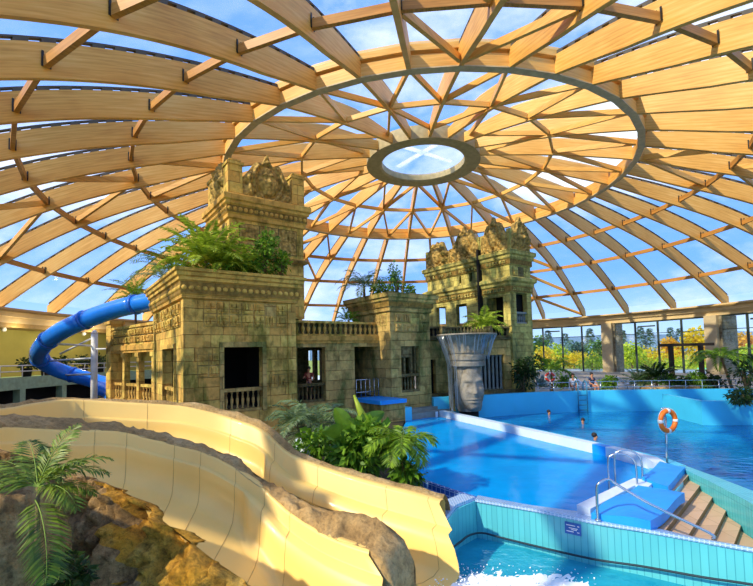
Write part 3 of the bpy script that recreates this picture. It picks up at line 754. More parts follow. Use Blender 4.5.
# foam where the rear flume enters the water
def foam(c0, dirv, n, L, Wd, seed, label, nm):
    r_ = random.Random(seed); q = MB(); dirv = Vector(dirv).normalized(); sd = Vector((-dirv.y, dirv.x, 0))
    def f(u, v):
        p = c0 + dirv*(L*u) + sd*(Wd*(v-.5)*(1+1.2*u)); e_ = .55*min(1, 4*u*(1-u)+.25)*min(1, 5*v*(1-v))
        return p + Vector((0, 0, -.05 + e_*(.1+.2*abs(nz(p*2.4))*(1-u*.7)+.1*abs(nz(p*7)))))
    q.grid(f, 60, 44)
    for _ in range(n):
        u, v = r_.random()**1.5, r_.random(); p = f(u, v); rr = r_.uniform(.005, .018)
        q.ball(p+Vector((0,0,r_.random()**2*.16*(1-u))), rr, 0, 6, 4)
    tag(q.build(nm, M['foam'], None, off=c0), label, 'foam', kind='stuff')
eA = (Vector(secA[-1][12])+Vector(secA[-1][15]))/2; eA.z = WS
foam(eA+Vector((-.1,.05,0)), (1,-.36,0), 900, 3.2, 1.9, 4, 'white churned foam where the rear slide meets the splash pool', 'splash_foam')
# ------------------------------------------------------------------ stone temple
TR = R(36)
C1 = Vector((-7.856, 18, 0)); E1 = Vector((math.cos(TR), math.sin(TR), 0)); E2 = Vector((-math.sin(TR), math.cos(TR), 0))
def panel(mb, axis, pos, th, a0, a1, z0, z1, holes=(), mi=0):
    A_ = sorted({a0, a1, *[h[0] for h in holes], *[h[1] for h in holes]}); Z_ = sorted({z0, z1, *[h[2] for h in holes], *[h[3] for h in holes]})
    for i in range(len(A_)-1):
        for j in range(len(Z_)-1):
            ca, cz = (A_[i]+A_[i+1])/2, (Z_[j]+Z_[j+1])/2
            if any(h[0] < ca < h[1] and h[2] < cz < h[3] for h in holes): continue
            if axis == 'y': mb.box(A_[i], A_[i+1], pos, pos+th, Z_[j], Z_[j+1], mi)
            else: mb.box(pos, pos+th, A_[i], A_[i+1], Z_[j], Z_[j+1], mi)
def cornice(mb, x0, x1, y0, y1, pf, mi=0):
    secs = [[(x0-o,y0-o,z),(x1+o,y0-o,z),(x1+o,y1+o,z),(x0-o,y1+o,z)] for o, z in pf]
    mb.loft(secs, mi)
    big = max(range(len(pf)-1), key=lambda i: (pf[i+1][1]-pf[i][1]) - abs(pf[i+1][0]-pf[i][0])*2); n0 = len(mb.m)-2-4*(len(pf)-1)
    for k in range(4): mb.m[n0+big*4+k] = mi+1  # tallest band coloured darker, standing in for recess shade
BAL = MB(); BAL.lathe([(.055,0),(.055,.06),(.03,.1),(.062,.3),(.07,.42),(.03,.66),(.055,.74),(.055,.8)], n=8); balme = {}
def balustrade(parent, axis, pos, a0, a1, z0, z1, n, mt='stone_moss', wide=1.0, name='balustrade'):
    q = MB()
    bx = (lambda u0, u1, w, za, zb_: q.box(u0, u1, pos-w, pos+w, za, zb_)) if axis == 'y' else (lambda u0, u1, w, za, zb_: q.box(pos-w, pos+w, u0, u1, za, zb_))
    hr = .13*(z1-z0)+.02
    bx(a0, a1, .1, z0, z0+hr*.8); o = q.build(name, [M[mt]], parent); q = MB()
    bx = (lambda u0, u1, w, za, zb_: q.box(u0, u1, pos-w, pos+w, za, zb_)) if axis == 'y' else (lambda u0, u1, w, za, zb_: q.box(pos-w, pos+w, u0, u1, za, zb_))
    bx(a0, a1, .11, z1-hr, z1); q.build('rail', [M[mt]], o); hh = z1-z0-hr*1.8
    if (mt) not in balme: balme[mt] = BAL.mesh('baluster', [M[mt]])
    for i in range(n):
        u = a0 + (a1-a0)*(i+.5)/n
        c_ = bpy.data.objects.new('baluster', balme[mt]); COL.objects.link(c_); c_.parent = o
        c_.location = (u, pos, z0+hr*.8) if axis == 'y' else (pos, u, z0+hr*.8); c_.scale = (wide, wide, hh/.8)
    return o
def carved(mb, axis, pos, a0, a1, z0, z1, tw, th, seed, dep_=.05):       # raised carved tiles, each with its own glyph
    r_ = random.Random(seed); na = max(1, round((a1-a0)/tw)); nzn = max(1, round((z1-z0)/th)); w, h = (a1-a0)/na, (z1-z0)/nzn
    def bx(u0, u1, za, zb_, d):
        if axis == 'y': mb.box(u0, u1, pos-d, pos+.01, za, zb_)
        else: mb.box(pos-d, pos+.01, u0, u1, za, zb_)
    bx(a0, a1, z0, z1, .012); mb.m[-6:] = [1]*6  # backing plate in the second stone, recess shade put into its colour
    for i in range(na):
        for j in range(nzn):
            if r_.random() < .1: continue
            u, z = a0+i*w, z0+j*h; g = .03
            bx(u+g, u+w-g, z+g, z+h-g, dep_*.55)
            k = r_.randint(0, 3)
            if k == 0:
                for t in range(3): bx(u+w*(.15+.24*t), u+w*(.3+.24*t), z+h*.18, z+h*.82, dep_*1.3)
            elif k == 1:
                bx(u+w*.18, u+w*.82, z+h*.65, z+h*.82, dep_*1.3); bx(u+w*.18, u+w*.36, z+h*.2, z+h*.65, dep_*1.3); bx(u+w*.5, u+w*.82, z+h*.2, z+h*.5, dep_*1.5)
            elif k == 2:
                bx(u+w*.15, u+w*.85, z+h*.15, z+h*.3, dep_*1.3); bx(u+w*.3, u+w*.7, z+h*.4, z+h*.85, dep_*1.6)
            else:
                for a in range(2):
                    for c_ in range(2): bx(u+w*(.16+.38*a), u+w*(.44+.38*a), z+h*(.16+.38*c_), z+h*(.44+.38*c_), dep_*r_.uniform(1, 1.6))
def dots(mb, x0, x1, y0, y1, out, z, step, r=.075):
    n = int((x1-x0+2*out)/step)
    for i in range(n): mb.ball((x0-out+(i+.5)*(x1-x0+2*out)/n, y0-out, z), r, 0, 8, 4, (1, .6, 1))
    n = int((y1-y0+2*out)/step)
    for i in range(n): mb.ball((x0-out, y0-out+(i+.5)*(y1-y0+2*out)/n, z), r, 0, 8, 4, (.6, 1, 1))
g_ = lambda x, s_: math.exp(-(x*x)/(2*s_*s_))
def face(u, v):                               # carved face, u,v in -1..1, depth outward
    if u*u*1.05+v*v > 1.0: return 0
    d = .55*math.sqrt(max(0, 1-u*u*1.05-v*v))
    d += .26*g_(u, .11)*(g_(v+.18, .13)*1.0 + (.75 if -.2 < v < .35 else 0)*max(0, (.4-v)/.6))
    d += .17*g_(abs(u)-.36, .2)*g_(v-.36, .07)                       # brows
    d -= .2*g_(abs(u)-.36, .17)*g_(v-.18, .09)                      # eye sockets
    d += .12*g_(abs(u)-.36, .1)*g_(v-.17, .05)                       # eyeballs
    d += .08*g_(abs(u)-.5, .16)*g_(v+.12, .16)                       # cheeks
    d += .13*g_(u, .26)*g_(v+.46, .04) + .13*g_(u, .22)*g_(v+.58, .045) - .07*g_(u, .3)*g_(v+.52, .022)
    d += .12*g_(u, .2)*g_(v+.85, .1)
    return d
def pediment(axis, pos, c0, w, z0, h, seed, sgn=-1, mt='stone_carved', parent=None, n=44, fy=.42, fs=(.42, .30)):
    q = MB(); sd = Vector((seed*3.1, seed, 0))
    def H(u):
        a = abs(u); e_ = .36 + .64*(1-a)**.8*(1-.18*math.sin(a*PI*3.2)) if a < .96 else .3
        return h*min(1, e_*(1.0+.05*math.sin(u*9+seed)))
    def f(i, j, front=True):
        u = -1+2*i; z = z0+H(u)*j; d = 0
        if front:
            zz = (z-z0)/h; fu, fv = u/fs[0], (zz-fy)/fs[1]
            F_ = face(fu, fv); rr = math.hypot(u/(fs[0]*1.18), (zz-fy)/(fs[1]*1.2))
            d = .02 + .46*F_*min(1, w*.5)
            if F_ == 0:
                d += .2*g_(rr-1.12, .07) + .16*g_(rr-1.5, .07) + .16*abs(math.sin(math.atan2(zz-fy, u)*8+seed))*g_(rr-1.6, .35) - .08
                k = noise.voronoi(Vector((u*4.5, zz*6, seed)))[0]; d += .18*(1-min(1, k[0]*1.6)) + .05*nz(Vector((u*5, zz*7, seed)))
            ed = min(1, 6*(1-j), 10*(1-abs(u))+.3); d = d*ed + .16
        x = c0+u*w/2
        return (x, pos+sgn*d, z) if axis == 'y' else (pos+sgn*d, x, z)
    q.grid(lambda i, j: f(i, j), n, n)
    back = MB(); bk = lambda i, j: ((lambda p: (p[0], pos-sgn*.12, p[2]) if axis == 'y' else (pos-sgn*.12, p[1], p[2]))(f(i, j, False)))
    q.grid(bk, n, 4)
    q.loft([[f(i/(n-1), 1) for i in range(n)], [bk(i/(n-1), 1) for i in range(n)]], closed=False)
    for i in (0, 1): q.loft([[f(i, j/10) for j in range(11)], [bk(i, j/10) for j in range(11)]], closed=False)
    return q.build('pediment', [M[mt]], parent)

# --- front pavilion
t = thing('temple_pavilion', 'square golden stone pavilion with one big dark window, ferns on its flat top', 'building', C1, TR)
q = MB(); panel(q, 'y', 0, .4, 0, 4.9, -1.2, 5.95, [(1.58,3.3,1.04,3.87)]); panel(q, 'x', 0, .4, .4, 6.9, -1.2, 5.95, [(1.85,4.36,1.15,3.9)])
panel(q, 'x', 4.5, .4, .4, 6.9, -1.2, 5.95); q.build('wall', M['stone_gold'], t)
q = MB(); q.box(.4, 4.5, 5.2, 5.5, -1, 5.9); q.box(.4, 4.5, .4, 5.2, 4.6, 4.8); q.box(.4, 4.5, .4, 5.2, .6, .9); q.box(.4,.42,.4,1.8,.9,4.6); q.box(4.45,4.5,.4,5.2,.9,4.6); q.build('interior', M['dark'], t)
q = MB(); q.box(-.06, .38, -.06, .38, -1.2, 5.9); q.build('pilaster', M['stone_gold'], t); q = MB(); q.box(4.55, 4.95, -.05, .3, -1.2, 5.9); q.build('pilaster', M['stone_gold'], t); q = MB(); q.box(-.05, .3, 6.5, 6.95, -1.2, 5.9); q.build('pilaster', M['stone_gold'], t)
q = MB()
for a0, a1, z0, z1 in ((1.4,1.58,1.0,4.05),(3.3,3.48,1.0,4.05),(1.4,3.48,3.87,4.1)): q.box(a0, a1, -.06, .1, z0, z1)
q.build('window_surround', M['stone_moss'], t)
q = MB()
for a0, a1, z0, z1 in ((1.68,1.85,1.0,4.05),(4.36,4.53,1.0,4.05),(1.68,4.53,3.9,4.1)): q.box(-.06, .1, a0, a1, z0, z1)
q.build('window_surround', M['stone_gold'], t)
balustrade(t, 'y', .16, 1.6, 3.28, 1.04, 2.08, 7); balustrade(t, 'x', .16, 1.87, 4.34, 1.15, 2.1, 8, 'stone_gold')
for ar in (('y', 0, .75, 4.5, 4.75, 5.85, .52, .55, 3, .1), ('x', 0, .6, 6.4, 4.75, 5.85, .55, .55, 5, .09), ('y', 0, 3.6, 4.5, 2.0, 2.6, .5, .5, 8, .08), ('y', 0, .5, 1.4, 2.6, 3.6, .45, .5, 9, .06)):
    q = MB(); carved(q, *ar); q.build('carved_frieze', [M['stone_gold'], M['stone_moss']], t)
q = MB(); cornice(q, 0, 4.9, 0, 6.9, [(.06,5.88),(.14,5.92),(.14,6.04),(.2,6.1),(.2,6.58),(.28,6.64),(.28,6.76),(.36,6.82),(.38,6.95),(.45,7.0),(.45,7.12)]); q.build('cornice', [M['stone_cornice'], M['stone_band']], t)
q = MB(); dots(q, 0, 4.9, 0, 6.9, .2, 6.33, .27, .11); q.build('cornice_bosses', M['stone_cornice'], t)

# --- upper tower standing behind the pavilion's roof garden
O = C1 + E1*2.55 + E2*2.2
t = thing('temple_tower', 'tall stone tower crowned by carved face gables, rising behind the pavilion ferns', 'tower', O, TR)
q = MB(); q.box(0, 4, 0, 3.4, 5.4, 10.5); q.build('shaft', M['stone_gold'], t)
q = MB(); cornice(q, 0, 4, 0, 3.4, [(.02,8.3),(.18,8.36),(.18,8.5),(.02,8.6)]); cornice(q, 0, 4, 0, 3.4, [(.03,10.25),(.1,10.3),(.1,10.48),(.16,10.55),(.16,10.9),(.25,10.97),(.25,11.1),(.34,11.16),(.34,11.4),(.3,11.46)]); q.build('cornice', [M['stone_cornice'], M['stone_band']], t)
q = MB(); dots(q, 0, 4, 0, 3.4, .16, 10.73, .26, .11); q.build('cornice_bosses', M['stone_cornice'], t)
for ar in (('y', 0, .5, 3.6, 8.75, 10.1, 1.0, 1.25, 12, .06), ('x', 0, .4, 3.0, 8.75, 10.1, .9, 1.25, 13, .06)): q = MB(); carved(q, *ar); q.build('carved_frieze', [M['stone_carved'], M['stone_dark']], t)
for (x, y) in ((.3,.3),(3.7,.3),(.3,3.1),(3.7,3.1)):
    q = MB(); q.box(x-.36, x+.36, y-.36, y+.36, 11.4, 13.0); q.box(x-.42, x+.42, y-.42, y+.42, 13.0, 13.14); q.box(x-.3, x+.3, y-.3, y+.3, 13.14, 13.28); q.build('corner_pier', M['stone_gold'], t)
pediment('y', .15, 2.0, 2.75, 11.4, 2.5, 2, parent=t, n=72); pediment('x', .15, 1.7, 2.1, 11.4, 2.4, 5, parent=t)
pediment('y', 3.2, 2.0, 2.75, 11.4, 2.4, 7, sgn=1, parent=t, n=24)

# --- gallery wall between the two pavilions
O = C1 + E1*4.9 + E2*1.2
t = thing('temple_gallery', 'mossy stone gallery wall with two dark windows under a carved balustrade', 'building', O, TR)
q = MB(); panel(q, 'y', 0, .4, 0, 5.75, -1.2, 4.2, [(.7,2.32,1.05,3.86),(4.15,5.75,1.05,3.86)]); q.box(5.73,5.75,0,.4,-1.2,1.05); q.build('wall', M['stone_moss'], t)
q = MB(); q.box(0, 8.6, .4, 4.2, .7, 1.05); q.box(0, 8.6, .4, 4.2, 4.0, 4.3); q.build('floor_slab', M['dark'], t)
q = MB(); panel(q, 'y', 4.2, .3, 0, 9.2, -1, 4.3, [(3.5,3.9,1.9,3.75),(4.12,4.4,1.9,3.75),(7.8,8.15,1.9,3.75),(8.3,8.55,1.9,3.75)]); q.build('back_wall', M['stone_dark'], t)
q = MB(); q.box(-.1, 5.75, -.14, .35, 4.2, 4.44); q.box(-.05, 5.75, -.07, .35, 4.05, 4.2); q.build('ledge', M['stone_cornice'], t)
balustrade(t, 'y', .1, -.05, 5.75, 4.44, 5.24, 18, 'stone_gold', 1.5); q = MB(); q.box(-.05, 5.75, .2, .28, 4.44, 5.2); q.build('parapet_back', M['stone_dark'], t); balustrade(t, 'y', .18, .72, 2.3, 1.05, 2.0, 7, 'stone_dark')  # dark back panel carries the shade between the balusters in its colour
# --- second pavilion
O = C1 + E1*10.65
t = thing('temple_pavilion', 'smaller mossy stone pavilion with palms on top, beside the giant stone head', 'building', O, TR)
q = MB(); panel(q, 'y', 0, .4, 0, 2.95, -1.2, 6.0, [(.72,2.1,1.24,3.83)]); panel(q, 'x', 0, .4, .4, 3.8, -1.2, 6.0); panel(q, 'x', 2.6, .35, .4, 3.8, -1.2, 6.0, [(.7,1.5,.9,3.2)]); q.build('wall', M['stone_moss'], t)
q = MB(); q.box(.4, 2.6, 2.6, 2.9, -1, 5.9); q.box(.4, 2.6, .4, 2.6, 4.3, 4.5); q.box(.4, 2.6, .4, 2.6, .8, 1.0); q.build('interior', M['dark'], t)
q = MB(); panel(q, 'y', .1, .2, .72, 1.55, 3.2, 3.83); q.box(1.5, 1.62, .1, .3, 2.2, 3.83); q.box(1.0, 1.1, .1, .3, 2.2, 3.2); q.box(1.8, 1.88, .1, .3, 2.2, 3.83); q.build('window_tracery', M['stone_dark'], t)
balustrade(t, 'y', .16, .74, 2.08, 1.24, 2.27, 6, 'stone_dark')
q = MB(); cornice(q, 0, 2.95, 0, 3.8, [(.03,5.75),(.1,5.8),(.1,5.98),(.18,6.04),(.2,6.3),(.3,6.38),(.3,6.5),(.4,6.56),(.42,6.8)]); q.build('cornice', [M['stone_moss'], M['stone_band']], t)
for ar in (('y', 0, .3, 2.7, 4.6, 5.7, .6, .55, 21, .08), ('x', 0, .3, 3.6, 5.0, 5.7, .6, .5, 22, .05)): q = MB(); carved(q, *ar); q.build('carved_frieze', [M['stone_moss'], M['stone_olive']], t)
q = MB(); q.box(-.6, 3.6, -.9, 0, -1.1, .16); q.box(-.3, 3.3, -.45, 0, .16, .34); q.build('plinth', M['plinth'], t)

# --- terrace wall behind the giant head
t = thing('terrace_wall', 'low stone terrace wall with a dark barred opening, right of the giant stone head', 'wall', (2.9, 26.95, 0), R(20))
q = MB(); panel(q, 'y', 0, .4, 0, 6.3, .3, 4.25, [(.35,.75,.9,3.0),(3.95,5.75,.95,3.2)]); q.build('wall', M['stone_moss'], t)
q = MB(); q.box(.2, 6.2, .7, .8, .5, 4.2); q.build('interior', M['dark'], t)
for i in range(6):
    q = MB(); q.lathe([(.11,.95),(.11,1.05),(.075,1.1),(.085,2.0),(.075,3.05),(.11,3.1),(.11,3.2)], (4.1+.3*i, .2, 0), 8); q.build('bar', M['plinth'], t)
q = MB(); q.box(-.1, 6.3, -.12, .45, 4.2, 4.38); q.build('ledge', M['stone_dark'], t); balustrade(t, 'y', .15, 0, 6.3, 4.38, 5.05, 22, 'stone_dark', 1.2); q = MB(); q.box(0, 6.3, .25, .33, 4.38, 5.0); q.build('parapet_back', M['dark'], t)  # back panel near-black, as shade between the balusters
q = MB(); q.box(-.3, 6.8, -.7, 0, .3, .95); q.build('plinth', M['stone_dark'], t)
# --- right gate tower
t = thing('temple_tower', 'broad olive stone gate tower with a row of carved gables, right of the stone head', 'tower', (8.94, 29, 0), TR)
for (y0, y1, x0, ho) in ((0, 2.36, 0, [(.58,1.95,5.2,7.1)]), (2.5, 8.1, .06, [(3.95,5.0,5.4,7.0),(6.1,7.15,5.4,7.0),(2.55,2.75,8.55,9.15),(3.35,3.6,8.55,9.15),(4.4,4.6,8.55,9.1)])):
    q = MB(); panel(q, 'x', x0, .35, y0, y1, .3, 10.1, ho)
    if y0 == 0:
        panel(q, 'y', 0, .35, x0+.35, 2.25, .3, 10.1, [(.55,1.75,5.25,7.35)]); panel(q, 'y', 2.0, .36, .35, 2.25, .3, 10.1)
    else: panel(q, 'y', 7.75, .35, x0+.35, 2.25, .3, 10.1, [(x0+.4,2.0,5.35,7.1)])
    panel(q, 'x', 1.95, .3, y0+.35, y1-.35, .3, 10.1, [(4.4,7.6,5.3,7.1)] if y0 else []); q.build('wall', M['stone_olive'], t)
    q = MB(); q.box(x0+.35, 1.95, y0+.35, y1-.35, 7.5, 10); q.box(x0+.35, 1.95, y0+.35, y1-.35, 4.9, 5.1)
    if y0 == 0: q.box(1.0, 1.95, .5, 2.0, 5.1, 7.5)
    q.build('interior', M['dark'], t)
    q = MB(); cornice(q, x0, 2.25, y0, y1, [(.02,7.3),(.08,7.36),(.08,7.75),(.16,7.82),(.16,7.98),(.3,8.1),(.3,8.3),(.04,8.42)])
    cornice(q, x0, 2.25, y0, y1, [(.02,9.15),(.1,9.22),(.1,9.55),(.18,9.62),(.18,9.8),(.3,9.9),(.32,10.12),(.26,10.18)]); q.build('cornice', [M['stone_olive'], M['stone_band']], t)
    ars = [('x', x0, y0+.1, y1-.1, 7.38, 7.72, .3, .34, 31+int(y0), .12), ('x', x0, y0+.2, y1-.2, 9.25, 9.55, .3, .3, 35+int(y0), .14)]
    if y0 == 0: ars += [('y', 0, .1, 2.15, 7.4, 7.72, .3, .34, 39, .12), ('y', 0, .3, 2.0, 8.45, 9.1, .6, .6, 38, .06)]
    for ar in ars: q = MB(); carved(q, *ar); q.build('carved_frieze', [M['stone_olive'], M['stone_dark']], t)
for bb in ((-.07,.3,.3,.58,5.2,7.2),(-.07,.3,1.95,2.2,5.2,7.2),(-.07,.3,0,.28,5.1,7.3)): q = MB(); q.box(*bb); q.build('pilaster', M['stone_olive'], t)
balustrade(t, 'y', .18, .57, 1.73, 5.25, 6.05, 6, 'plinth', .8)
pediment('x', .1, 6.75, 2.6, 10.15, 2.2, 11, parent=t, n=44); pediment('x', .16, 5.3, 1.3, 10.15, 1.3, 12, parent=t, n=24); pediment('x', .1, 3.9, 2.6, 10.15, 2.6, 13, parent=t, n=44)
pediment('x', .05, 1.18, 2.2, 10.15, 2.5, 14, parent=t, n=44); pediment('y', .05, 1.12, 2.1, 10.15, 2.4, 15, parent=t, n=44)
for y in (2.3, 2.62, .04, 8.0): q = MB(); q.box(.0, .3, y-.14, y+.14, 10.1, 11.6); q.build('corner_pier', M['stone_olive'], t)
q = MB(); q.box(2.0, 2.25, 0, .25, 10.1, 11.6); q.build('corner_pier', M['stone_olive'], t)

q = MB(); q.box(-.36, .1, 2.38, 2.52, .5, 10.6); q.build('gap_shade', M['dark'], t)  # black strip standing in for the shaded gap between the two blocks

# --- left wing
t = thing('temple_wing', 'open stone wing with pillars and carved parapet left of the front pavilion', 'building', (-17.0, 28.0, 0), R(-40.8))
q = MB(); q.box(0, 6.75, 0, .4, -1, 1.05); q.box(0, 6.75, 0, 3.2, .8, 1.0); q.build('wall', M['stone_gold'], t)
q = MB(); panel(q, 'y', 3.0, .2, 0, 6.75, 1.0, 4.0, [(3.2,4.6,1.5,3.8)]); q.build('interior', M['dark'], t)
q = MB(); q.box(-.1, 6.8, -.12, 3.2, 4.0, 4.3); q.box(-.05, 6.8, -.05, .4, 3.85, 4.0); q.build('ledge', M['stone_cornice'], t)
for x in (.3, 2.35, 4.45, 6.5):
    q = MB(); q.box(x-.17, x+.17, 0, .32, 1.0, 3.85); q.box(x-.24, x+.24, -.07, .39, 3.6, 3.85); q.box(x-.24, x+.24, -.07, .39, 1.0, 1.2); q.build('pillar', M['stone_gold'], t)
for x0, x1 in ((.5,2.15),(2.55,4.25),(4.65,6.3)): balustrade(t, 'y', .2, x0, x1, 1.0, 2.05, 4, 'stone_gold', 1.4)
q = MB(); q.box(.5, 6.75, 0, .3, 4.3, 5.3); q.box(.5, 6.8, -.08, .36, 5.3, 5.45); carved(q, 'y', 0, .6, 6.7, 4.4, 5.25, .45, .42, 51, .08); q.build('parapet', [M['stone_gold'], M['stone_dark']], t)
q = MB(); q.box(-.2, .6, -.12, .6, 1.0, 5.7); q.box(-.28, .68, -.2, .68, 5.7, 5.9); q.build('end_pier', M['stone_gold'], t)

# --- giant head fountain
HC = Vector((5.12, 25.15, 0))
t = thing('stone_head_fountain', 'giant grey stone head carrying a flared water basin above the lower pool', 'fountain', HC)
q = MB()
def hd(i, j):
    ph = -PI + 2*PI*i; z = .12+2.55*j
    r = .9 + .06*math.sin(min(1, j*1.25)*PI) - .05*max(0, .1-j)/.1
    a = math.atan2(math.sin(ph), math.cos(ph)); u, v = a/1.02, (j-.5)/.5*1.02
    rr = r + (.5*face(u, v) if abs(u) < 1 else 0) - .18
    if abs(abs(a)-1.45) < .25: rr += .12*g_(abs(a)-1.45, .12)*g_(j-.5, .2)          # ears
    rr += .012*nz(Vector((a*3, z*3, 1)))
    th = a - PI/2 + .16
    return (rr*math.cos(th), rr*math.sin(th), z)
q.grid(hd, 150, 90); q.add([hd(i/40, 0) for i in range(40)], [tuple(range(40))]); q.build('head', M['stone_head'], t)
q = MB(); q.lathe([(.55,-1.4),(.55,.14)], n=16); q.build('neck', M['dark'], t)  # recessed plinth, near-black to stand in for shade under the head
q = MB(); q.lathe([(.9,2.6),(.98,2.64),(.98,2.84),(.93,2.88),(.93,2.94),(1.0,2.98),(1.0,3.22),(.93,3.26),(.93,3.34),(1.0,3.38)], n=40, sm=False); q.build('headband', M['stone_head'], t)
q = MB()
def bowl(i, j):
    a = 2*PI*i; r = .96 + .72*j**2.2; z = 3.36+.98*j; r += .03*math.sin(a*22)*(1-j)*j*4
    return (r*math.cos(a), r*math.sin(a), z)
q.grid(bowl, 133, 14); q.lathe([(1.68,4.34),(1.72,4.38),(1.68,4.44),(1.5,4.42),(1.4,4.36)], n=48); q.build('basin', M['stone_head'], t)
q = MB(); q.lathe([(.02,4.4),(1.5,4.4),(1.5,4.38)], n=40); q.build('basin_water', M['w_spl'], t)
for k in range(26):
    a = PI*(-.08+1.16*k/25); q = MB(); p = Vector((1.45*math.cos(a), .9*math.sin(a)+.1, 4.38)); q.tube([p, p+Vector((0,0,.26)), p+Vector((0,0,.52))], [.1,.1,.02], 6); q.build('crest_leaf', M['stone_dark'], t)
q = MB(); r_ = random.Random(3)                  # side lappet and falling water
for sx in (-1,):
    q.grid(lambda u, v: (sx*(.78+.22*u+.05*math.sin(v*9)), -.35+.55*u, .12+3.4*v), 8, 24)
q.build('lappet', M['stone_dark'], t)
q = MB()
for k in range(64):
    a = PI*1.5 + (r_.random()-.5)*PI*1.5
    if abs(a-PI*1.55) < .75: zb_ = r_.choice((3.7, 3.5, 3.3))
    else: zb_ = r_.choice((3.4, 3.2, .3, -.4)) if a < PI*1.3 else r_.choice((3.5, 3.4, 3.2, 3.0))
    r1 = 1.7; pth = [Vector((r1*math.cos(a), r1*math.sin(a), 4.4))]
    for s_ in range(1, 6): t_ = s_/5; z = 4.4+(zb_-4.4)*t_; rr = 1.72-.62*min(1, t_*2.2*(4.4-zb_)/4)**.7; pth.append(Vector((rr*math.cos(a), rr*math.sin(a), z)))
    q.tube(pth, [.015]+[r_.uniform(.008,.018)]*4+[.01], 5)
fw = q.build('falling_water', M['curtain'], t)
# ------------------------------------------------------------------ blue tube slide
TP = [(175,297,24.4),(150,302,25),(120,308,25.5),(85,320,26),(58,333,26.8),(42,347,28.2),(40,359,30.2),(58,370,31.6),(88,379,32),(112,386,32)]
T3 = [at(*p) for p in TP]; TC = cr_pts = cr(T3, 6)
t = thing('tube_slide', 'bright blue enclosed tube slide bending round left of the temple', 'water slide', T3[4])
seg = 9
for i in range(0, len(TC)-1, seg):
    part = TC[i:i+seg+1]
    if len(part) < 2: break
    q = MB(); q.tube(part, .53, 20); q.build('tube_section', M['tube'], t, True)
    d = (part[-1]-part[-2]).normalized(); q = MB(); q.tube([part[-1]-d*.08, part[-1]-d*.05, part[-1]+d*.05, part[-1]+d*.08], [.53,.59,.59,.53], 20); q.build('flange', M['tube_d'], t, True)
LT = cr([at(100,388,31.5), at(112,393,30.8), at(112,402,30.0), at(100,410,29.5)], 6)
q = MB(); q.tube(LT, .53, 18); tag(q.build('tube_slide', M['tube'], None, off=LT[0]), 'low end of a blue tube slide below the bend, behind the white mast', 'water slide')
mt_ = at(94.5,334,29.0); mast = thing('slide_mast', 'white steel mast with arms holding the blue tube slide', 'mast', (mt_.x, mt_.y, -1))
q = MB(); q.tube([(mt_.x,mt_.y,-1),(mt_.x,mt_.y,mt_.z)], .2, 14); q.lathe([(.2,mt_.z),(.2,mt_.z+.05),(.1,mt_.z+.25),(.02,mt_.z+.28)], (mt_.x,mt_.y,0), 14); q.build('pole', M['white'], mast, True)
for a, b_ in ((at(94.5,346,29), at(57,344,27.2)), (at(94.5,358,29), at(50,361,30.4)), (at(94.5,374,29), at(66,375,31.2)), (at(94.5,337,29), at(60,354,28.6)), (at(94.5,349,29), at(110,349,28.4))):
    q = MB(); q.tube([a, b_], .06, 8); q.build('arm', M['white'], mast, True)

# ------------------------------------------------------------------ plants
def frond(mb, base, az, el, L, droop, n=14, ll=.35, lw=.035, r=.012, mi=0, mr=1, tw=.7):
    p = Vector(base); st = L/n; pts = [p.copy()]; e_ = el
    for i in range(n):
        p = p + Vector((math.cos(az)*math.cos(e_), math.sin(az)*math.cos(e_), math.sin(e_)))*st; pts.append(p.copy()); e_ -= droop/n*(.5+1.0*i/n)
    mb.tube(pts, [r*(1-.8*i/n) for i in range(n+1)], 4, mr, True, False)
    for i in range(2, n+1):
        t_ = i/n; d = (pts[i]-pts[i-1]).normalized(); sd = d.cross(Vector((0,0,1))); sd = sd.normalized() if sd.length > .05 else Vector((-math.sin(az), math.cos(az), 0)); u = sd.cross(d)
        l = ll*math.sin(PI*(.16+.8*t_))**.7
        for s_ in (-1, 1):
            for sub in (0, .5):
                q0 = pts[i-1].lerp(pts[i], sub) if sub else pts[i]
                dr = (d*tw + sd*s_*1.0 + u*(.25-.5*rnd.random())).normalized(); dn = Vector((0,0,-1))
                m_ = q0 + dr*l*.5 + dn*l*.03; e2 = q0 + dr*l + dn*l*(.16+.15*rnd.random()); wv = d*lw
                mb.add([q0, m_-wv, e2, m_+wv], [(0,1,2,3)], mi)
def palm(label, base, H, nf, L, mt, el=(.2,1.3), droop=1.5, lean=(0,0), tr=.07, name='palm', cat='palm', n=12, ll=.4, group=None, az=(0, 2*PI), lw=.03, each=False, trunk='trunk'):
    base = Vector(base); t = thing(name, label, cat, base, group=group); top = base + Vector((lean[0], lean[1], H))
    if H > .05:
        q = MB(); k = 7; q.tube([base.lerp(top, i/k)+Vector((0,0,0)) for i in range(k+1)], [tr*(1.25-.4*i/k+.1*(i % 2)) for i in range(k+1)], 9); q.build('trunk', M[trunk], t, True)
    q = MB()
    for i in range(nf):
        a = az[0]+(az[1]-az[0])*(i+.35*rnd.random())/nf; k = rnd.random(); e_ = el[0]+(el[1]-el[0])*((i*.618) % 1)
        frond(q, top, a, e_, L*(.8+.35*k), droop*(.75+.5*rnd.random()), n, ll, lw)
        if each: q.build('frond', [M[mt], M['stem']], t, True); q = MB()
    if not each: q.build('fronds', [M[mt], M['stem']], t, True)
    return t
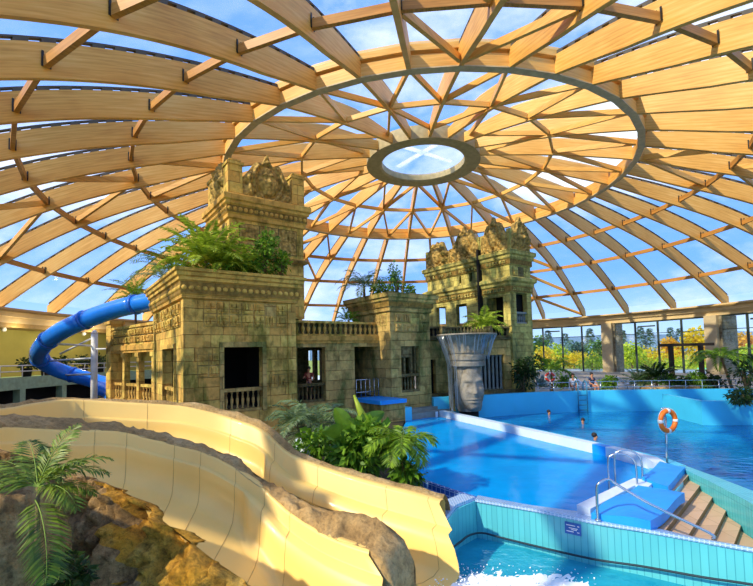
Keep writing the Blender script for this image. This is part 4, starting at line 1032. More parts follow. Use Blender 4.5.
def leafcloud(mb, c0, rx, ry, rz, n, size, seed=0, up=.3, mi=0, asp=.45, lobes=7):
    r_ = random.Random(seed); L = [(Vector((r_.uniform(-.5,.5), r_.uniform(-.5,.5), r_.uniform(-.45,.5))), r_.uniform(.42,.62)) for _ in range(lobes)]
    for _ in range(n):
        lc, lr = r_.choice(L); d = Vector((r_.gauss(0,1), r_.gauss(0,1), r_.gauss(0,1)+.15)).normalized(); q_ = lc + d*lr*(r_.random()**.35)
        p = Vector((q_.x*rx, q_.y*ry, q_.z*rz)) + Vector(c0)
        o_ = (d + Vector((r_.gauss(0,.5), r_.gauss(0,.5), r_.gauss(0,.5)-.25))).normalized(); w = o_.cross(Vector((r_.gauss(0,1), r_.gauss(0,1), r_.gauss(0,1)))).normalized()
        s_ = size*r_.uniform(.65, 1.3); m_ = p+o_*s_*.5
        mb.add([p, m_-w*s_*asp*.5, p+o_*s_-Vector((0,0,s_*.15)), m_+w*s_*asp*.5], [(0,1,2,3)], mi)
def bush(label, base, rx, ry, h, n, size, mt, name='shrub', cat='shrub', group=None, seed=1, asp=.45, stem='trunk'):
    base = Vector(base); t = thing(name, label, cat, base, group=group)
    q = MB(); leafcloud(q, base+Vector((0,0,h*.55)), rx, ry, h*.5, n, size, seed, asp=asp); q.build('foliage', M[mt], t, True)
    q = MB(); r_ = random.Random(seed)
    for i in range(5):
        a = 2*PI*i/5; e_ = base+Vector((math.cos(a)*rx*.4, math.sin(a)*ry*.4, h*.6)); q.tube([base, base.lerp(e_, .5)+Vector((0,0,.1*h)), e_], [.03*h, .022*h, .008*h], 5)
    q.build('stem', M[stem], t, True); return t
def loc1(x, y, z): return C1 + E1*x + E2*y + Vector((0,0,z))
# roof garden on the front pavilion
palm('bright green feathery fern, tallest on the front pavilion roof, at its front left', loc1(1.1,.9,7.0), .7, 34, 2.3, 'palm_y', (.2,1.45), 1.3, n=15, ll=.46, name='fern', cat='fern', lw=.05)
palm('thin dark fern arching out over the left edge of the front pavilion roof', loc1(.25,2.6,7.0), .4, 18, 2.3, 'palm', (.3,1.2), 1.5, n=14, ll=.38, name='fern', cat='fern', lw=.03)
palm('wispy fern at the far back left of the front pavilion roof', loc1(.4,5.6,7.0), .5, 16, 2.2, 'palm_g', (.3,1.2), 1.6, n=12, ll=.36, name='fern', cat='fern', lw=.03)
palm('yellow-green fern in the middle of the front pavilion roof, before the tower', loc1(1.9,.8,7.0), .5, 24, 1.75, 'palm_y', (.1,1.4), 1.5, n=12, ll=.36, name='fern', cat='fern', lw=.04)
bush('low leafy green shrub on the pavilion roof right of the yellow-green fern', loc1(2.9,.75,6.95), .75, .5, 1.0, 420, .2, 'leaf', seed=4)
bush('tall leafy green shrub at the right corner of the front pavilion roof', loc1(3.75,.9,6.95), .75, .55, 2.6, 900, .22, 'leaf_b', seed=5)
bush('dark low creeper spilling over the front edge of the pavilion roof', loc1(1.3,.1,6.85), .9, .35, .7, 320, .15, 'leaf', seed=6)
WQ = Vector((-17.0,28,0)); wx, wy = Vector((math.cos(R(-40.8)), math.sin(R(-40.8)), 0)), Vector((math.sin(R(40.8)), math.cos(R(40.8)), 0))
palm('spiky dark green palm standing behind the blue tube on the left wing terrace', WQ+wx*.7+wy*1.3+Vector((0,0,4.3)), 3.1, 22, 1.9, 'palm', (.2,1.5), 1.3, n=12, ll=.35)
bush('bright leafy shrub spilling at the far right corner of the front pavilion roof', loc1(4.55,.6,6.95), .5, .45, 1.7, 420, .2, 'leaf', seed=61)
palm('second yellow-green fern on the pavilion roof, right of the first one', loc1(2.7,1.0,7.0), .4, 20, 1.5, 'palm_y', (.2,1.4), 1.5, n=12, ll=.36, name='fern', cat='fern', lw=.045)
# second pavilion roof and terraces
def loc2(x, y, z): return C1 + E1*(10.65+x) + E2*y + Vector((0,0,z))
palm('feathery palm at the left end of the second pavilion roof', loc2(-.1,2.3,6.7), .75, 18, 1.75, 'palm_g', (.1,1.3), 1.7, n=12, ll=.4)
bush('round green shrub in the middle of the second pavilion roof', loc2(.7,1.6,6.7), .75, .6, 1.2, 420, .2, 'leaf', seed=7)
bush('tall slim dark green shrub on the second pavilion roof', loc2(1.75,1.5,6.7), .5, .45, 2.2, 520, .2, 'tree_g', seed=8)
bush('small green shrub at the right end of the second pavilion roof', loc2(2.5,1.2,6.7), .55, .5, 1.0, 300, .18, 'leaf', seed=9)
palm('small fern behind the gallery balustrade beside the second pavilion', loc1(9.6,2.6,4.3), 1.1, 12, 1.1, 'palm', (.2,1.3), 1.4, n=10, ll=.3, name='fern', cat='fern')
palm('bright palm on the terrace behind the giant stone head basin', Vector((6.9,28.2,4.3)), .7, 22, 1.7, 'palm_y', (.1,1.35), 1.5, n=12, ll=.42, lw=.045)
bush('large dark bush against the foot of the right gate tower', Vector((9.1,27.9,.7)), 1.1, .8, 2.5, 900, .26, 'leaf_d', seed=10)
# centre planting behind the rear slide
bush('big glossy-leaved shrub between the rear slide and the blue pool', at(372,482,12.0), 1.1, .9, 1.72, 1500, .3, 'leaf_b', seed=12, asp=.5)
bush('low dark shrub in front of the stone wall, left of the glossy shrub', at(318,464,12.6), .7, .6, 1.0, 420, .24, 'leaf', seed=13)
bush('small bright shrub at the foot of the slim palm by the pool', at(412,493,11.2), .55, .45, .85, 420, .2, 'leaf', seed=14)
palm('slim palm with drooping feathery fronds at the corner of the blue pool', at(406,492,11.3), 1.25, 15, 1.1, 'palm', (.0,1.0), 2.1, lean=(-.05,0), tr=.06, n=14, ll=.42)
palm('grey-green palm with long spreading fronds before the gallery windows', at(316,446,15.2), .75, 20, 1.9, 'palm_g', (.05,1.0), 1.6, tr=.05, n=13, ll=.42)
palm('small fern between the gallery wall and the rear slide rim, at the pavilion foot', at(296,428,14.6), .2, 14, 1.1, 'palm_g', (.2,1.2), 1.5, n=10, ll=.3, name='fern', cat='fern')
t = thing('banana_plant', 'banana plant with one pale rolled leaf and broad leaves behind the glossy shrub', 'banana plant', at(352,470,13.0))
def bleaf(mb, base, tip, w, sag, mi=0):
    base, tip = Vector(base), Vector(tip); d = tip-base; sd = d.cross(Vector((0,1,.2))).normalized()
    mb.grid(lambda u, v: base + d*v + Vector((0,0,sag*math.sin(v*PI))) + sd*((u-.5)*w*math.sin(PI*(.04+.94*v))**.7) + Vector((0,.12*abs(u-.5),0))*1, 7, 14, mi)
for a, b_, w, s_, mt_n in ((at(350,448,12.4), at(355,398,12.3), .0, .0, 'r'), (at(352,442,12), at(335,408,11.9), .45, .1, 'l'), (at(350,446,12), at(322,432,11.6), .45, .2, 'l'), (at(352,444,13), at(384,412,13.3), .5, .15, 'l'), (at(350,450,13), at(310,440,12.8), .4, .2, 'l')):
    q = MB()
    if mt_n == 'r': q.tube([at(367,436,12.2), at(362,415,12.2), at(354,395,12.2)], [.1, .11, .03], 10); q.build('rolled_leaf', M['palm_y'], t, True)
    else: bleaf(q, a, b_, w, s_); q.build('leaf', M['leaf_b'], t, True)
q = MB(); q.tube([at(352,470,13), at(352,440,13)], [.11,.07], 8); q.build('stem', M['stem'], t, True)
# foreground palm among the rocks
fb = at(38,487,3.85)
t = thing('palm', 'foreground palm between the rocks at lower left, one frond hanging down', 'palm', fb-Vector((0,0,.5)))
q = MB(); q.tube([fb-Vector((-.02,0,.9)), fb-Vector((0,0,.4)), fb], [.022,.02,.016], 8); q.build('trunk', M['trunk'], t, True)
for az, el, L, dr, ll in ((2.85,.75,.62,1.2,.2),(.25,.6,.58,1.3,.2),(1.2,1.25,.6,.8,.2),(1.9,.9,.6,1.2,.2),(-.35,.3,.55,1.6,.2),(3.4,.35,.6,1.5,.2),(.7,.75,.6,1.3,.2),(2.4,1.05,.6,1.1,.2),(-.1,.9,.5,1.2,.18),(3.1,.55,.6,1.0,.2),(2.7,.35,.55,1.1,.18),(.1,.2,.5,1.0,.18)):
    q = MB(); frond(q, fb, az, el, L, dr, 16, ll, .011, .006); q.build('frond', [M['palm_dk'], M['stem']], t, True)
q = MB(); frond(q, fb+Vector((0,-.03,-.1)), -.75, -.1, .85, 2.2, 20, .22, .013, .007, tw=.6); q.build('frond', [M['palm_dk'], M['stem']], t, True)
q = MB(); frond(q, at(62,555,4.2), -1.0, .5, .5, 1.6, 14, .2, .014, .008); q.build('frond', [M['leaf_d'], M['stem']], t, True)
bush('small dark-leaved plant under the hanging frond at the bottom edge', at(80,600,4.2), .22, .18, .4, 200, .13, 'leaf_d', seed=31)
# right garden
palm('arching palm beside the gate tower, in front of the garden windows', at(552,392,30.5)+Vector((0,0,0)), 1.5, 14, 1.9, 'palm', (.2,1.2), 1.8, n=12, ll=.5, lw=.05)
palm('grey spiky agave on the deck at the foot of the gate tower', at(541,388,28.6), .05, 22, 1.0, 'leaf_grey', (.2,1.4), .6, name='agave', cat='agave', n=8, ll=.2, lw=.06)
palm('spiky palm clump right of the first concrete column', at(641,390,31), .4, 20, 1.5, 'palm_g', (.2,1.4), 1.0, n=10, ll=.35, lw=.05)
palm('dark fan palm left of the wooden frame in the right garden', at(657,390,30), .7, 22, 1.7, 'leaf_d', (.1,1.4), 1.3, n=10, ll=.45, lw=.06)
pb = at(733,391,28); palm('tall palm with long arching fronds in front of the second column', pb, 2.1, 13, 2.3, 'palm', (.2,1.0), 2.2, lean=(-.6,0), n=14, ll=.5, lw=.05)
for i, (px, py, Y, rx, h, mt, lb) in enumerate(((563,389,30,.8,.9,'leaf','low green shrub below the arching palm by the far pool wall'),(608,389,31,.6,.9,'leaf','small green shrub at the foot of the first concrete column'),(668,390,29.5,.9,1.1,'leaf','bushy shrub under the dark fan palm'),(686,391,29,.9,1.0,'leaf_d','dark shrub inside the wooden frame'),(700,391,28.8,.8,1.2,'leaf','green shrub at the right post of the wooden frame'),(716,391,28.4,.9,1.4,'leaf_d','dark shrub left of the tall arching palm'),(747,392,27,1.2,2.4,'leaf_d','big dark shrub at the right edge of the deck'))):
    bush(lb, at(px, py, Y), rx, .7, h, 420, .24, mt, seed=40+i)
bush('dark creeper spilling over the light blue ledge at the right edge', at(747,405,21.4), 1.0, .7, .9, 520, .2, 'leaf_d', seed=60)
for i, (px, w) in enumerate(((650,.5),(664,.7),(680,.6),(694,.4))):
    b = MB(); b.ball((0,0,0), 1, 0, 18, 12); o0 = at(px, 389.5, 28.3); b.v = [tuple(Vector((v[0]*w, v[1]*.4, v[2]*.28))*(1+.25*nz(Vector(v)*1.4+Vector((i*3,0,0))))+o0) for v in b.v]
    tag(b.build('rock', M['rock'], None, off=o0), ('low tan rock in the right garden bed, ' + ['leftmost of the four', 'second of the four from the left', 'third of the four from the left', 'rightmost of the four']
[i]), 'rock', 'garden bed rocks')
# trees and hedges outside
def tree(label, px, ptop, Y, wpx, mt, shape='round', seed=1):
    base = at(px, 360, Y); base.z = -.2; top = EYE + at(px, ptop, Y).z - EYE; h = top-base.z; w = wpx*Y/FPX/2
    t = thing('tree', label, 'tree', base, group='trees outside the right windows')
    q = MB()
    if shape == 'cone':
        r_ = random.Random(seed)
        for _ in range(420):
            v = r_.random()**.8; a = r_.uniform(0, 2*PI); rr = w*(1-v)**.8*r_.uniform(.5,1)+.1; p = base+Vector((rr*math.cos(a), rr*math.sin(a), h*(.12+.88*v))); d = Vector((math.cos(a), math.sin(a), -.4)).normalized(); s_ = h*.09
            sd = Vector((-math.sin(a), math.cos(a), 0)); q.add([p, p+d*s_*.5-sd*s_*.3, p+d*s_, p+d*s_*.5+sd*s_*.3], [(0,1,2,3)])
    else: leafcloud(q, base+Vector((0,0,h*.58)), w*1.05, w*.9, h*.46, 620, h*.11, seed, lobes=9, asp=.7)
    q.build('crown', M[mt], t, True)
    q = MB(); q.tube([base, base+Vector((0,0,h*.5))], [.05*h*.5+.08, .06], 7); q.build('trunk', M['trunk'], t, True)
where = 'seen through the right windows, '
TREES = [(537,335,95,16,'tree_g','round','green tree by the gate tower edge'),(549,330,110,14,'tree_d','cone','dark conifer above the yellow hedge, left of the first two mullions'),(566,333,105,16,'tree_d','cone','dark conifer behind the second mullion'),(577,338,100,22,'tree_d','round','blue-green wide tree in the third pane'),(591,328,100,14,'tree_d','cone','tall dark conifer left of the first concrete column'),(599,337,95,16,'tree_g','round','green tree touching the first concrete column'),(624,330,100,12,'tree_d','cone','dark conifer just right of the first column'),(642,326,105,11,'tree_d','cone','left one of a pair of conifers in the middle pane'),(651,328,105,12,'tree_d','cone','right one of a pair of conifers in the middle pane'),(672,327,110,9,'tree_d','cone','slim conifer above the ochre tree'),(681,328,110,10,'tree_d','cone','slim conifer by the mullion right of the ochre tree'),
 (545,347,75,22,'tree_y','round','yellow bushy tree in the first panes'),(560,345,80,20,'tree_lg','round','lime tree in the second pane'),(574,349,72,22,'tree_y','round','yellow low tree in the third pane'),(592,350,66,24,'tree_lg','round','bright lime round tree left of the first column'),(632,342,70,24,'tree_lg','round','lime tree right of the first column'),(650,347,75,24,'tree_y','round','pale yellow tree under the conifer pair'),(671,337,85,22,'tree_o','round','ochre tree above the wooden frame'),(697,329,80,30,'tree_y','round','big golden tree left of the second column'),(708,345,70,20,'tree_o','round','ochre bush tree at the foot of the golden tree'),(742,331,75,26,'tree_o','round','big ochre tree right of the second column'),(750,345,60,20,'tree_lg','round','lime tree at the right edge')]
for i, (px, ptop, Y, w, mt, sh, lb) in enumerate(TREES): tree(lb, px, ptop, Y, w*1.15, mt, sh, 70+i)
for i, (r_d, mt, lb) in enumerate(((52,'tree_lg','clipped lime-green hedge strip nearest the garden windows'),(60,'tree_y','long yellow hedge strip farther out on the lawn'))):
    q = MB()
    for k in range(52):
        a = R(12+50*k/51); p = DC+pol(r_d, a, 0); leafcloud(q, p+Vector((0,0,.9+.6*i)), 1.5, 1.2, 1.0+.6*i, 60, .42, 200+k+i*99, asp=.8)
    o0 = DC+pol(r_d, R(35), 0); tag(q.build('hedge', M[mt], None, off=o0), lb, 'hedge')

# ------------------------------------------------------------------ pool furniture
lp = Vector((8.2, 12.75, .1)); lc = at(666.5,420.5,12.75)
t = thing('lifebuoy_stand', 'steel pole on the pool corner carrying the orange lifebuoy', 'pole', lp)
q = MB(); q.tube([lp-Vector((0,0,.2)), Vector((lc.x,lc.y+.04,lc.z+.1))], .028, 10); q.build('pole', M['steel'], t, True)
q = MB(); q.tube([Vector((lc.x-.12,lc.y+.03,lc.z+.33)), Vector((lc.x,lc.y+.06,lc.z+.36)), Vector((lc.x+.12,lc.y+.03,lc.z+.33))], .015, 6); q.tube([Vector((lc.x,lc.y+.05,lc.z+.05)), Vector((lc.x,lc.y+.05,lc.z+.36))], .02, 6); q.build('hook', M['steel'], t, True)
def buoy(label, c0, Rr, r, ax, mt):
    t = thing('lifebuoy', label, 'lifebuoy', c0); ax = Vector(ax).normalized()
    q = MB(); q.torus(c0, Rr, r, ax, 40, 12); q.build('ring', M[mt], t, True)
    u = ax.orthogonal().normalized(); w = ax.cross(u)
    zz = Vector((0,0,1)); sx = zz.cross(ax).normalized(); zz = ax.cross(sx)
    for k in range(4):
        a = PI/2*k + .0; q = MB(); secs = []
        for j in range(5):
            b_ = a + (j-2)*.07; d = sx*math.cos(b_)+zz*math.sin(b_); secs.append([c0+d*(Rr+(r+.006)*math.cos(2*PI*m_/12))+ax*((r+.006)*math.sin(2*PI*m_/12)) for m_ in range(12)])
        q.loft(secs, sm=True); q.build('band', M['bwhite'], t, True)
    q = MB(); L = []
    for k in range(33):
        a = 2*PI*k/32; d = sx*math.cos(a)+zz*math.sin(a); L.append(c0+d*(Rr+r+.012+.02*abs(math.sin(2*a)))-ax*.0)
    q.tube(L, .005, 5); q.build('grab_rope', M['bwhite'], t, True)
buoy('orange lifebuoy with white bands hanging on the steel pole by the steps', lc-Vector((0,.06,0)), .28, .068, (.31,-.95,.0), 'orange')
fb_ = at(550,377,27.9)
t = thing('lifebuoy_stand', 'short post on the far deck carrying the red lifebuoy', 'pole', (fb_.x, fb_.y, FL)); q = MB(); q.tube([(fb_.x,fb_.y+.08,FL),(fb_.x,fb_.y+.08,fb_.z+.2)], .03, 8); q.build('pole', M['steel'], t, True)
buoy('small red lifebuoy on the far deck below the arching palm', fb_, .24, .07, (-.3,-1,0), 'red')
# long handrail and ladder hoops
t = thing('handrail', 'long stainless handrail sloping down along the steps', 'handrail', (4.28,8.85,0))
a = at(598,517,8.85); q = MB(); top = at(600,480,8.9); e_ = Vector((5.78,7.96,.12))
q.tube(cr([Vector((a.x,a.y,-.05)), Vector((a.x,a.y,top.z-.2)), Vector((a.x+.05,a.y-.02,top.z-.04)), top+Vector((.14,-.05,.02)), top+Vector((.3,-.12,-.08)), top.lerp(e_, .5), e_, e_+Vector((.06,-.01,-.1))], 5), .026, 10); q.build('rail', M['steel'], t, True)
q = MB(); q.lathe([(.06,.0),(.06,.03),(.03,.04)], (a.x,a.y,.03), 10); q.build('foot_plate', M['steel'], t, True)
t = thing('pool_ladder', 'stainless ladder with two hooped handrails on the white kerb', 'ladder', (6.1,11.15,0))
hoops = []
for off in (0, .5):
    p0 = Vector((5.62,11.0,0))+TT*off; p1 = Vector((6.18,10.78,0))+TT*off
    L = [p0+Vector((0,0,-.6)), p0+Vector((0,0,.55)), p0.lerp(p1,.12)+Vector((0,0,.78)), p0.lerp(p1,.5)+Vector((0,0,.84)), p0.lerp(p1,.88)+Vector((0,0,.74)), p1+Vector((0,0,.5)), p1+Vector((0,0,.08))]
    q = MB(); q.tube(cr(L, 5), .024, 10); q.build('hoop', M['steel'], t, True); hoops.append(p0)
for z in (-.1,-.4): q = MB(); q.bar(hoops[0]+Vector((0,0,z)), hoops[1]+Vector((0,0,z)), .1, .03); q.build('rung', M['steel'], t, True)
t = thing('pool_ladder', 'narrow metal ladder fixed to the far light blue pool wall', 'ladder', (12.5,27.3,-.4))
for x in (12.3,12.85): q = MB(); q.tube([(x,27.25,-.6),(x,27.25,1.3),(x,27.5,1.5),(x,27.75,1.3),(x,27.75,.8)], .035, 8); q.build('rail', M['ladder_blue'], t, True)
for z in (-.3,0,.3,.6): q = MB(); q.tube([(12.3,27.25,z),(12.85,27.25,z)], .03, 6); q.build('rung', M['ladder_blue'], t, True)
# rope at the splash wall
L = []
for x, y, z in ((1.45,9.2,-.56),(1.7,9.55,-.58),(1.95,9.9,-.6),(2.28,10.12,-.64),(2.64,9.96,-.68),(3.21,9.6,-.71),(4.12,8.86,-.68),(4.84,8.41,-.63),(5.58,7.87,-.58),(6.17,7.48,-.53),(7.5,6.57,-.46),(9.3,5.38,-.4)): L.append(Vector((x-.03,y-.05,z)))
q = MB(); q.tube(cr(L, 4), .022, 8); tag(q.build('safety_rope', M['rope'], None, off=L[4]), 'dark rope hung along the tiled splash pool wall', 'rope')
# small sign on the splash wall
sd = (Vector((4.15,8.92,0))-Vector((3.21,9.67,0))).normalized(); sn = Vector((sd.y,-sd.x,0)); s0 = at(572.5,525.5,9.1); f_ = (s0-Vector((3.21,9.67,0))).dot(sd); s0 = Vector((3.21,9.67,0))+sd*f_+sn*.012+Vector((0,0,on(572.5,525.5,-.2).z-.02))
t = thing('notice_plate', 'small blue notice plate on the cyan tiled splash pool wall', 'sign', s0)
q = MB(); hw, hh = .155, .115
P = lambda u, v, d: s0+sd*(u*hw)+Vector((0,0,v*hh))+sn*d
q.loft([[P(-1,-1,-.01),P(1,-1,-.01),P(1,1,-.01),P(-1,1,-.01)],[P(-1,-1,.008),P(1,-1,.008),P(1,1,.008),P(-1,1,.008)]]); q.build('plate', M['sign'], t, True)
q = MB()
for v, u0, u1 in ((.55,-.8,.3),(.1,-.5,.6),(-.15,-.2,.5),(-.5,-.8,.1),(.55,.55,.8),(-.5,.5,.8)): q.quad(P(u0,v-.07,.012), P(u1,v-.07,.012), P(u1,v+.07,.012), P(u0,v+.07,.012))
q.build('printed_lines', M['bwhite'], t, True)
# platform with blue top below the gallery, steel rail
O = C1 + E1*4.9 + E2*1.2
t = thing('landing_platform', 'small stone landing with a blue top below the right gallery window', 'platform', O+E1*5.3+E2*(-1.3), TR)
q = MB(); q.box(-1.1,.45,-1.0,1.25,-1.1,.85); q.build('base', M['stone_moss'], t); q = MB(); q.box(-1.2,.5,-1.1,1.28,.85,1.05); q.build('blue_top', M['mat_blue'], t)
q = MB(); q.box(.45,1.0,-.9,1.0,-1.1,.55); q.build('side_step', M['pool_paint'], t)
t = thing('steel_railing', 'grey steel railing in front of the right gallery window', 'railing', O+E1*4.9+E2*(-.12)+Vector((0,0,1.05)), TR)
for i in range(6): q = MB(); q.tube([(-.75+.3*i,0,0),(-.75+.3*i,0,1.0)], .022, 6); q.build('post', M['steel'], t)
for z in (.98,.3): q = MB(); q.tube([(-.78,0,z),(.8,0,z)], .022, 6); q.build('rail', M['steel'], t)
q = MB(); q.box(-.6,.6,-.3,.3,-.25,.25); o = at(318,446,13.6); o2 = q.build('planter_box', M['cop_white'], None); o2.location = o; o2.rotation_euler = (0,0,TR); tag(o2, 'pale low trough under the grey-green palm', 'planter')
# far deck rail
t = thing('deck_railing', 'thin steel railing along the far edge of the lower pool', 'railing', (14,27.8,FL))
RL = [Vector((10.0,27.7,0)),Vector((14,27.85,0)),Vector((18,27.35,0)),Vector((21.5,26.6,0))]
for z in (.5,.85): q = MB(); q.tube([p+Vector((0,0,FL+z+.1)) for p in RL], .022, 6); q.build('rail', M['steel'], t, True)
for i in range(13):
    s_ = i/12*3; k = min(2, int(s_)); p = RL[k].lerp(RL[k+1], s_-k); q = MB(); q.tube([p+Vector((0,0,FL)), p+Vector((0,0,FL+.95))], .022, 6); q.build('post', M['steel'], t, True)
# wooden frame in the right garden
a, b_ = at(673,388,31), at(703,388,31)
t = thing('wooden_frame', 'dark wooden frame of two posts and a beam in the right garden', 'pergola', (a+b_)/2)
for p in (a, b_): q = MB(); q.bar((p.x,p.y,FL), (p.x,p.y,at(673,344,31).z), .24, .24); q.build('post', M['pergola'], t, True)
z = at(673,345,31).z; q = MB(); q.bar((a.x-.8,a.y,z), (b_.x+.9,b_.y,z), .25, .2); q.build('beam', M['pergola'], t, True)
# sun loungers on the far deck
def lounger(label, px, Y, rz):
    p = at(px, 384, Y); p.z = FL; t = thing('sun_lounger', label, 'sun lounger', p, rz, group='white loungers on the far deck')
    q = MB(); q.box(-.32,.32,-.9,.45,.34,.42); q.build('seat', M['c_white'], t)
    q = MB(); q.add([(-.32,.45,.36),(.32,.45,.36),(.32,.95,.85),(-.32,.95,.85),(-.32,.42,.43),(.32,.42,.43),(.32,.9,.92),(-.32,.9,.92)], [(0,1,2,3),(7,6,5,4),(0,4,5,1),(1,5,6,2),(2,6,7,3),(3,7,4,0)]); q.build('backrest', M['c_white'], t)
    for x in (-.28,.28):
        for y in (-.8,.4): q = MB(); q.tube([(x,y,0),(x,y,.36)], .025, 6); q.build('leg', M['white'], t)
    return t
for px, Y, rz, lb in ((579,32,.9,'white sun lounger left of centre on the far deck'),(588,33,.9,'white sun lounger just left of the first column'),(601,33.5,1.2,'white sun lounger at the foot of the first concrete column'),(622,32,1.3,'white sun lounger right of the first column'),(632,32.5,1.3,'white sun lounger beside the spiky palm clump')): lounger(lb, px, Y, rz)
# planters along the left gallery
for i, a in enumerate((179.6, 176.2, 173.9, 169, 165.5)):
    p = DC+pol(RW-1.6, R(a), 2.15)
    t = thing('planter', 'dark tub with a leafy shrub on the left gallery, ' + ['cut by the left frame edge', 'second from the left frame edge', 'third from the left frame edge', 'behind the blue tube bend', 'rightmost, beyond the white mast'][i], 'planter', p, group='tubs on the left gallery')
    q = MB(); q.lathe([(.28,0),(.38,.75),(.42,.75),(.42,.82),(.3,.8)], p, 12); q.build('tub', M['planter'], t, True)
    q = MB(); leafcloud(q, p+Vector((0,0,1.25)), .95, .8, .6, 260, .28, 300+i); q.build('foliage', M['leaf_d'], t, True)

# ------------------------------------------------------------------ people
def skinned(name, V, Ed, Rd, mt, parent):
    me = bpy.data.meshes.new('tmp'); me.from_pydata([tuple(v) for v in V], Ed, []); o = bpy.data.objects.new('tmp', me); COL.objects.link(o)
    md = o.modifiers.new('s', 'SKIN'); md.use_smooth_shade = True; o.modifiers.new('b', 'SUBSURF').levels = 1
    if not me.skin_vertices: me.attributes  # layer is made by the modifier
    for i, r in enumerate(Rd): me.skin_vertices[0].data[i].radius = (r, r) if not isinstance(r, tuple) else r
    me.skin_vertices[0].data[0].use_root = True
    dg = bpy.context.evaluated_depsgraph_get(); dg.update()
    m2 = bpy.data.meshes.new_from_object(o.evaluated_get(dg)); bpy.data.objects.remove(o)
    m2.materials.clear(); m2.materials.append(M[mt]); m2.name = name
    p = bpy.data.objects.new(name, m2); COL.objects.link(p); p.parent = parent; return p
def person(label, loc, rz, pose, top=None, bottom=None, hair='hair', group=None):
    t = thing('person', label, 'person', loc, rz, group=group)
    J = dict(pelvis=(0,0,.95), belly=(0,0,1.1), chest=(0,-.01,1.3), neck=(0,0,1.48), jaw=(0,-.025,1.57), head=(0,-.01,1.66), crown=(0,.0,1.73), nose=(0,-.105,1.63))
    for s_, n_ in ((1,'l'),(-1,'r')):
        J.update({n_+'sh':(.17*s_,0,1.42), n_+'el':(.22*s_,.02,1.14), n_+'wr':(.23*s_,-.06,.9), n_+'pa':(.23*s_,-.08,.83), n_+'hip':(.1*s_,0,.9), n_+'kn':(.11*s_,-.01,.5), n_+'an':(.11*s_,.02,.09), n_+'to':(.12*s_,-.15,.04)})
    J.update(pose); rad = dict(pelvis=(.15,.11), belly=(.13,.1), chest=(.155,.11), neck=.055, jaw=.07, head=.095, crown=.07, nose=.02)
    for n_ in 'lr': rad.update({n_+'sh':.06, n_+'el':.042, n_+'wr':.03, n_+'pa':(.038,.02), n_+'hip':.09, n_+'kn':.058, n_+'an':.04, n_+'to':.035})
    Ed = [('pelvis','belly'),('belly','chest'),('chest','neck'),('neck','jaw'),('jaw','head'),('head','crown'),('head','nose')]
    for n_ in 'lr':
        Ed += [('chest',n_+'sh'),(n_+'sh',n_+'el'),(n_+'el',n_+'wr'),(n_+'wr',n_+'pa'),('pelvis',n_+'hip'),(n_+'hip',n_+'kn'),(n_+'kn',n_+'an'),(n_+'an',n_+'to')]
        w, p = Vector(J[n_+'wr']), Vector(J[n_+'pa']); d = (p-w).normalized(); sx = d.cross(Vector((0,1,0.01))).normalized(); inn = Vector((0,-1,0))
        for k, (off, ln) in enumerate(((-.03,.07),(-.01,.08),(.01,.075),(.03,.06))):
            a = 'f%s%d' % (n_, k); J[a] = tuple(p+d*.03+sx*off); J[a+'t'] = tuple(p+d*(.03+ln)+sx*off*1.1+inn*.02); rad[a] = .009; rad[a+'t'] = .008; Ed += [(n_+'pa', a), (a, a+'t')]
        a = 'f%sth' % n_; J[a] = tuple(w+d*.05+inn*.05); rad[a] = .01; Ed.append((n_+'wr', a))
    nm = list(J); ix = {k: i for i, k in enumerate(nm)}
    skinned('body', [J[k] for k in nm], [(ix[a], ix[b_]) for a, b_ in Ed], [rad[k] for k in nm], 'skin', t)
    h = Vector(J['head']); cn = Vector(J['crown']); q = MB(); q.ball(tuple(h.lerp(cn, .5)+Vector((0,.025,.02))), .112, 0, 14, 10, (.92,1.0,.95)); q.build('hair', M[hair], t)
    q = MB()
    for s_ in (-1,1): q.ball((h.x+.035*s_, h.y-.088, h.z+.005), .013, 0, 8, 6)
    q.build('eyes', M['dark'], t)
    if top:
        k = ['belly','chest','lsh','lel','rsh','rel']; mid = lambda a, b_: tuple(Vector(J[a]).lerp(Vector(J[b_]), .6))
        V = [J['pelvis'], J['belly'], J['chest'], J['lsh'], mid('lsh','lel'), J['rsh'], mid('rsh','rel')]
        skinned('shirt', V, [(0,1),(1,2),(2,3),(3,4),(2,5),(5,6)], [(.165,.125),(.15,.118),(.17,.125),.075,.06,.075,.06], top, t)
    if bottom:
        mid = lambda a, b_: tuple(Vector(J[a]).lerp(Vector(J[b_]), .6))
        V = [J['belly'], J['pelvis'], J['lhip'], mid('lhip','lkn'), J['rhip'], mid('rhip','rkn')]
        skinned('shorts', V, [(0,1),(1,2),(2,3),(1,4),(4,5)], [(.13,.1),(.162,.12),.1,.09,.1,.09], bottom, t)
    return t
SIT = dict(pelvis=(0,0,.52), belly=(0,.02,.67), chest=(0,.02,.87), neck=(0,0,1.05), jaw=(0,-.03,1.14), head=(0,-.02,1.23), crown=(0,0,1.3), nose=(0,-.115,1.2), lsh=(.17,0,.99), rsh=(-.17,0,.99), lel=(.22,-.05,.72), rel=(-.22,-.05,.72), lwr=(.17,-.28,.62), rwr=(-.17,-.28,.62), lpa=(.16,-.35,.6), rpa=(-.16,-.35,.6), lhip=(.1,-.04,.5), rhip=(-.1,-.04,.5), lkn=(.12,-.45,.5), rkn=(-.12,-.45,.5), lan=(.12,-.42,.09), ran=(-.12,-.42,.09), lto=(.12,-.58,.04), rto=(-.12,-.58,.04))
LEAN = dict(lel=(.3,-.16,1.16), lwr=(.2,-.4,1.12), lpa=(.16,-.47,1.12), rel=(-.28,-.14,1.15), rwr=(-.12,-.36,1.2), rpa=(-.08,-.42,1.22))
gp = O + E1*1.72 + E2*.75 + Vector((0,0,1.05))
person('person in a dark red top standing behind the balustrade in the left gallery window', gp, TR-.7, LEAN, 'c_red', 'c_navy')
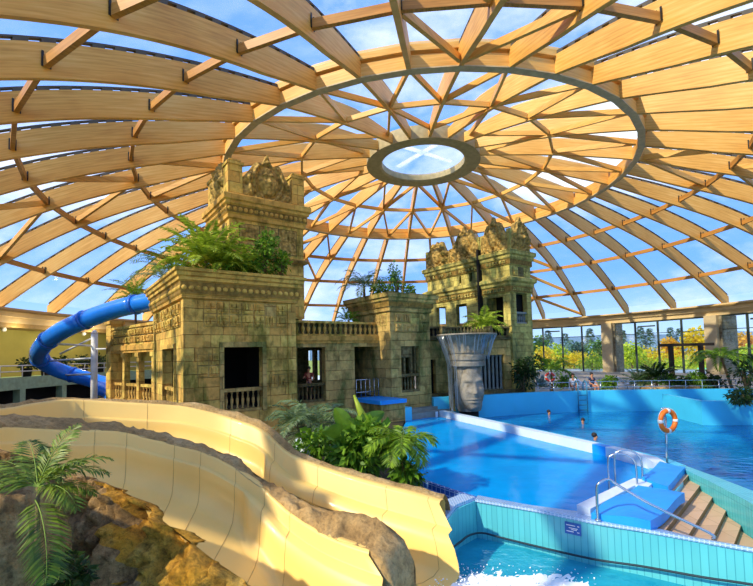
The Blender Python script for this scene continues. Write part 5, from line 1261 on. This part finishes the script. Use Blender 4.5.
p = at(573,384,28.4); p.z = FL+.1; person('person in a white shirt sitting on the far deck by the pool edge', p, -.2, SIT, 'c_white', 'c_red')
p = at(592,384,29); p.z = FL+.1; person('person in dark clothes sitting on the far deck left of the column', p, .2, SIT, 'c_navy', 'c_navy')
SWIM = dict(lel=(.42,-.12,1.36), lwr=(.6,-.3,1.38), lpa=(.66,-.36,1.38), rel=(-.42,-.12,1.36), rwr=(-.6,-.3,1.38), rpa=(-.66,-.36,1.38))
for px, py, rz, lb in ((549,415,.3,'swimmer near the far wall of the lower pool, below the red lifebuoy'),(583,424,-.6,'swimmer in the middle of the lower pool, straight below the wall ladder'),(595,440,1.0,'swimmer nearest the white pool divider'),(708,424,.8,'swimmer close to the light blue ledge at right')):
    p = on(px, py, WF); p.z = WF-1.5; person(lb, p, rz, SWIM, None, 'c_navy', group='swimmers in the lower pool')

# ------------------------------------------------------------------ light
w = bpy.data.worlds.new('sky'); SC.world = w; w.use_nodes = True; nt = w.node_tree; nt.nodes.clear()
N_ = lambda k: nt.nodes.new(k)
out_, bg, tc = N_('ShaderNodeOutputWorld'), N_('ShaderNodeBackground'), N_('ShaderNodeTexCoord')
sx = N_('ShaderNodeSeparateXYZ'); nt.links.new(tc.outputs['Generated'], sx.inputs[0])
rp = N_('ShaderNodeValToRGB'); e = rp.color_ramp.elements; e[0].position = 0; e[0].color = (.52,.72,.98,1); e[1].position = .8; e[1].color = (.09,.28,.80,1); k_ = e.new(.16); k_.color = (.16,.40,.93,1)
nt.links.new(sx.outputs[2], rp.inputs[0])
mp = N_('ShaderNodeMapping'); mp.inputs['Location'].default_value = (3.3, 1.2, 0); mp.inputs['Scale'].default_value = (1, 1, 2.0); nt.links.new(tc.outputs['Generated'], mp.inputs[0])
nzn = N_('ShaderNodeTexNoise'); nzn.inputs['Scale'].default_value = 1.9; nzn.inputs['Detail'].default_value = 9; nzn.inputs['Roughness'].default_value = .58; nt.links.new(mp.outputs[0], nzn.inputs[0])
cl = N_('ShaderNodeValToRGB'); cl.color_ramp.elements[0].position = .5; cl.color_ramp.elements[1].position = .68; nt.links.new(nzn.outputs[0], cl.inputs[0])
mx = N_('ShaderNodeMix'); mx.data_type = 'RGBA'; nt.links.new(cl.outputs[0], mx.inputs[0]); nt.links.new(rp.outputs[0], mx.inputs[6]); mx.inputs[7].default_value = (.95,.96,1,1)
nt.links.new(mx.outputs[2], bg.inputs[0]); bg.inputs[1].default_value = 1.4; nt.links.new(bg.outputs[0], out_.inputs[0])
sl = bpy.data.lights.new('sun', 'SUN'); sl.energy = 5.4; sl.angle = R(1.2); sl.color = (1, .86, .62)
so = bpy.data.objects.new('sun', sl); COL.objects.link(so); so.rotation_euler = Vector((.68,.42,-.6)).to_track_quat('-Z', 'Y').to_euler(); so.location = (-40,-20,60)
SC.view_settings.view_transform = 'Standard'; SC.view_settings.look = 'None'; SC.view_settings.exposure = .1; SC.view_settings.gamma = .96
SC.cycles.use_denoising = True; SC.cycles.max_bounces = 8; SC.cycles.diffuse_bounces = 4; SC.cycles.transparent_max_bounces = 16; SC.cycles.sample_clamp_indirect = 6
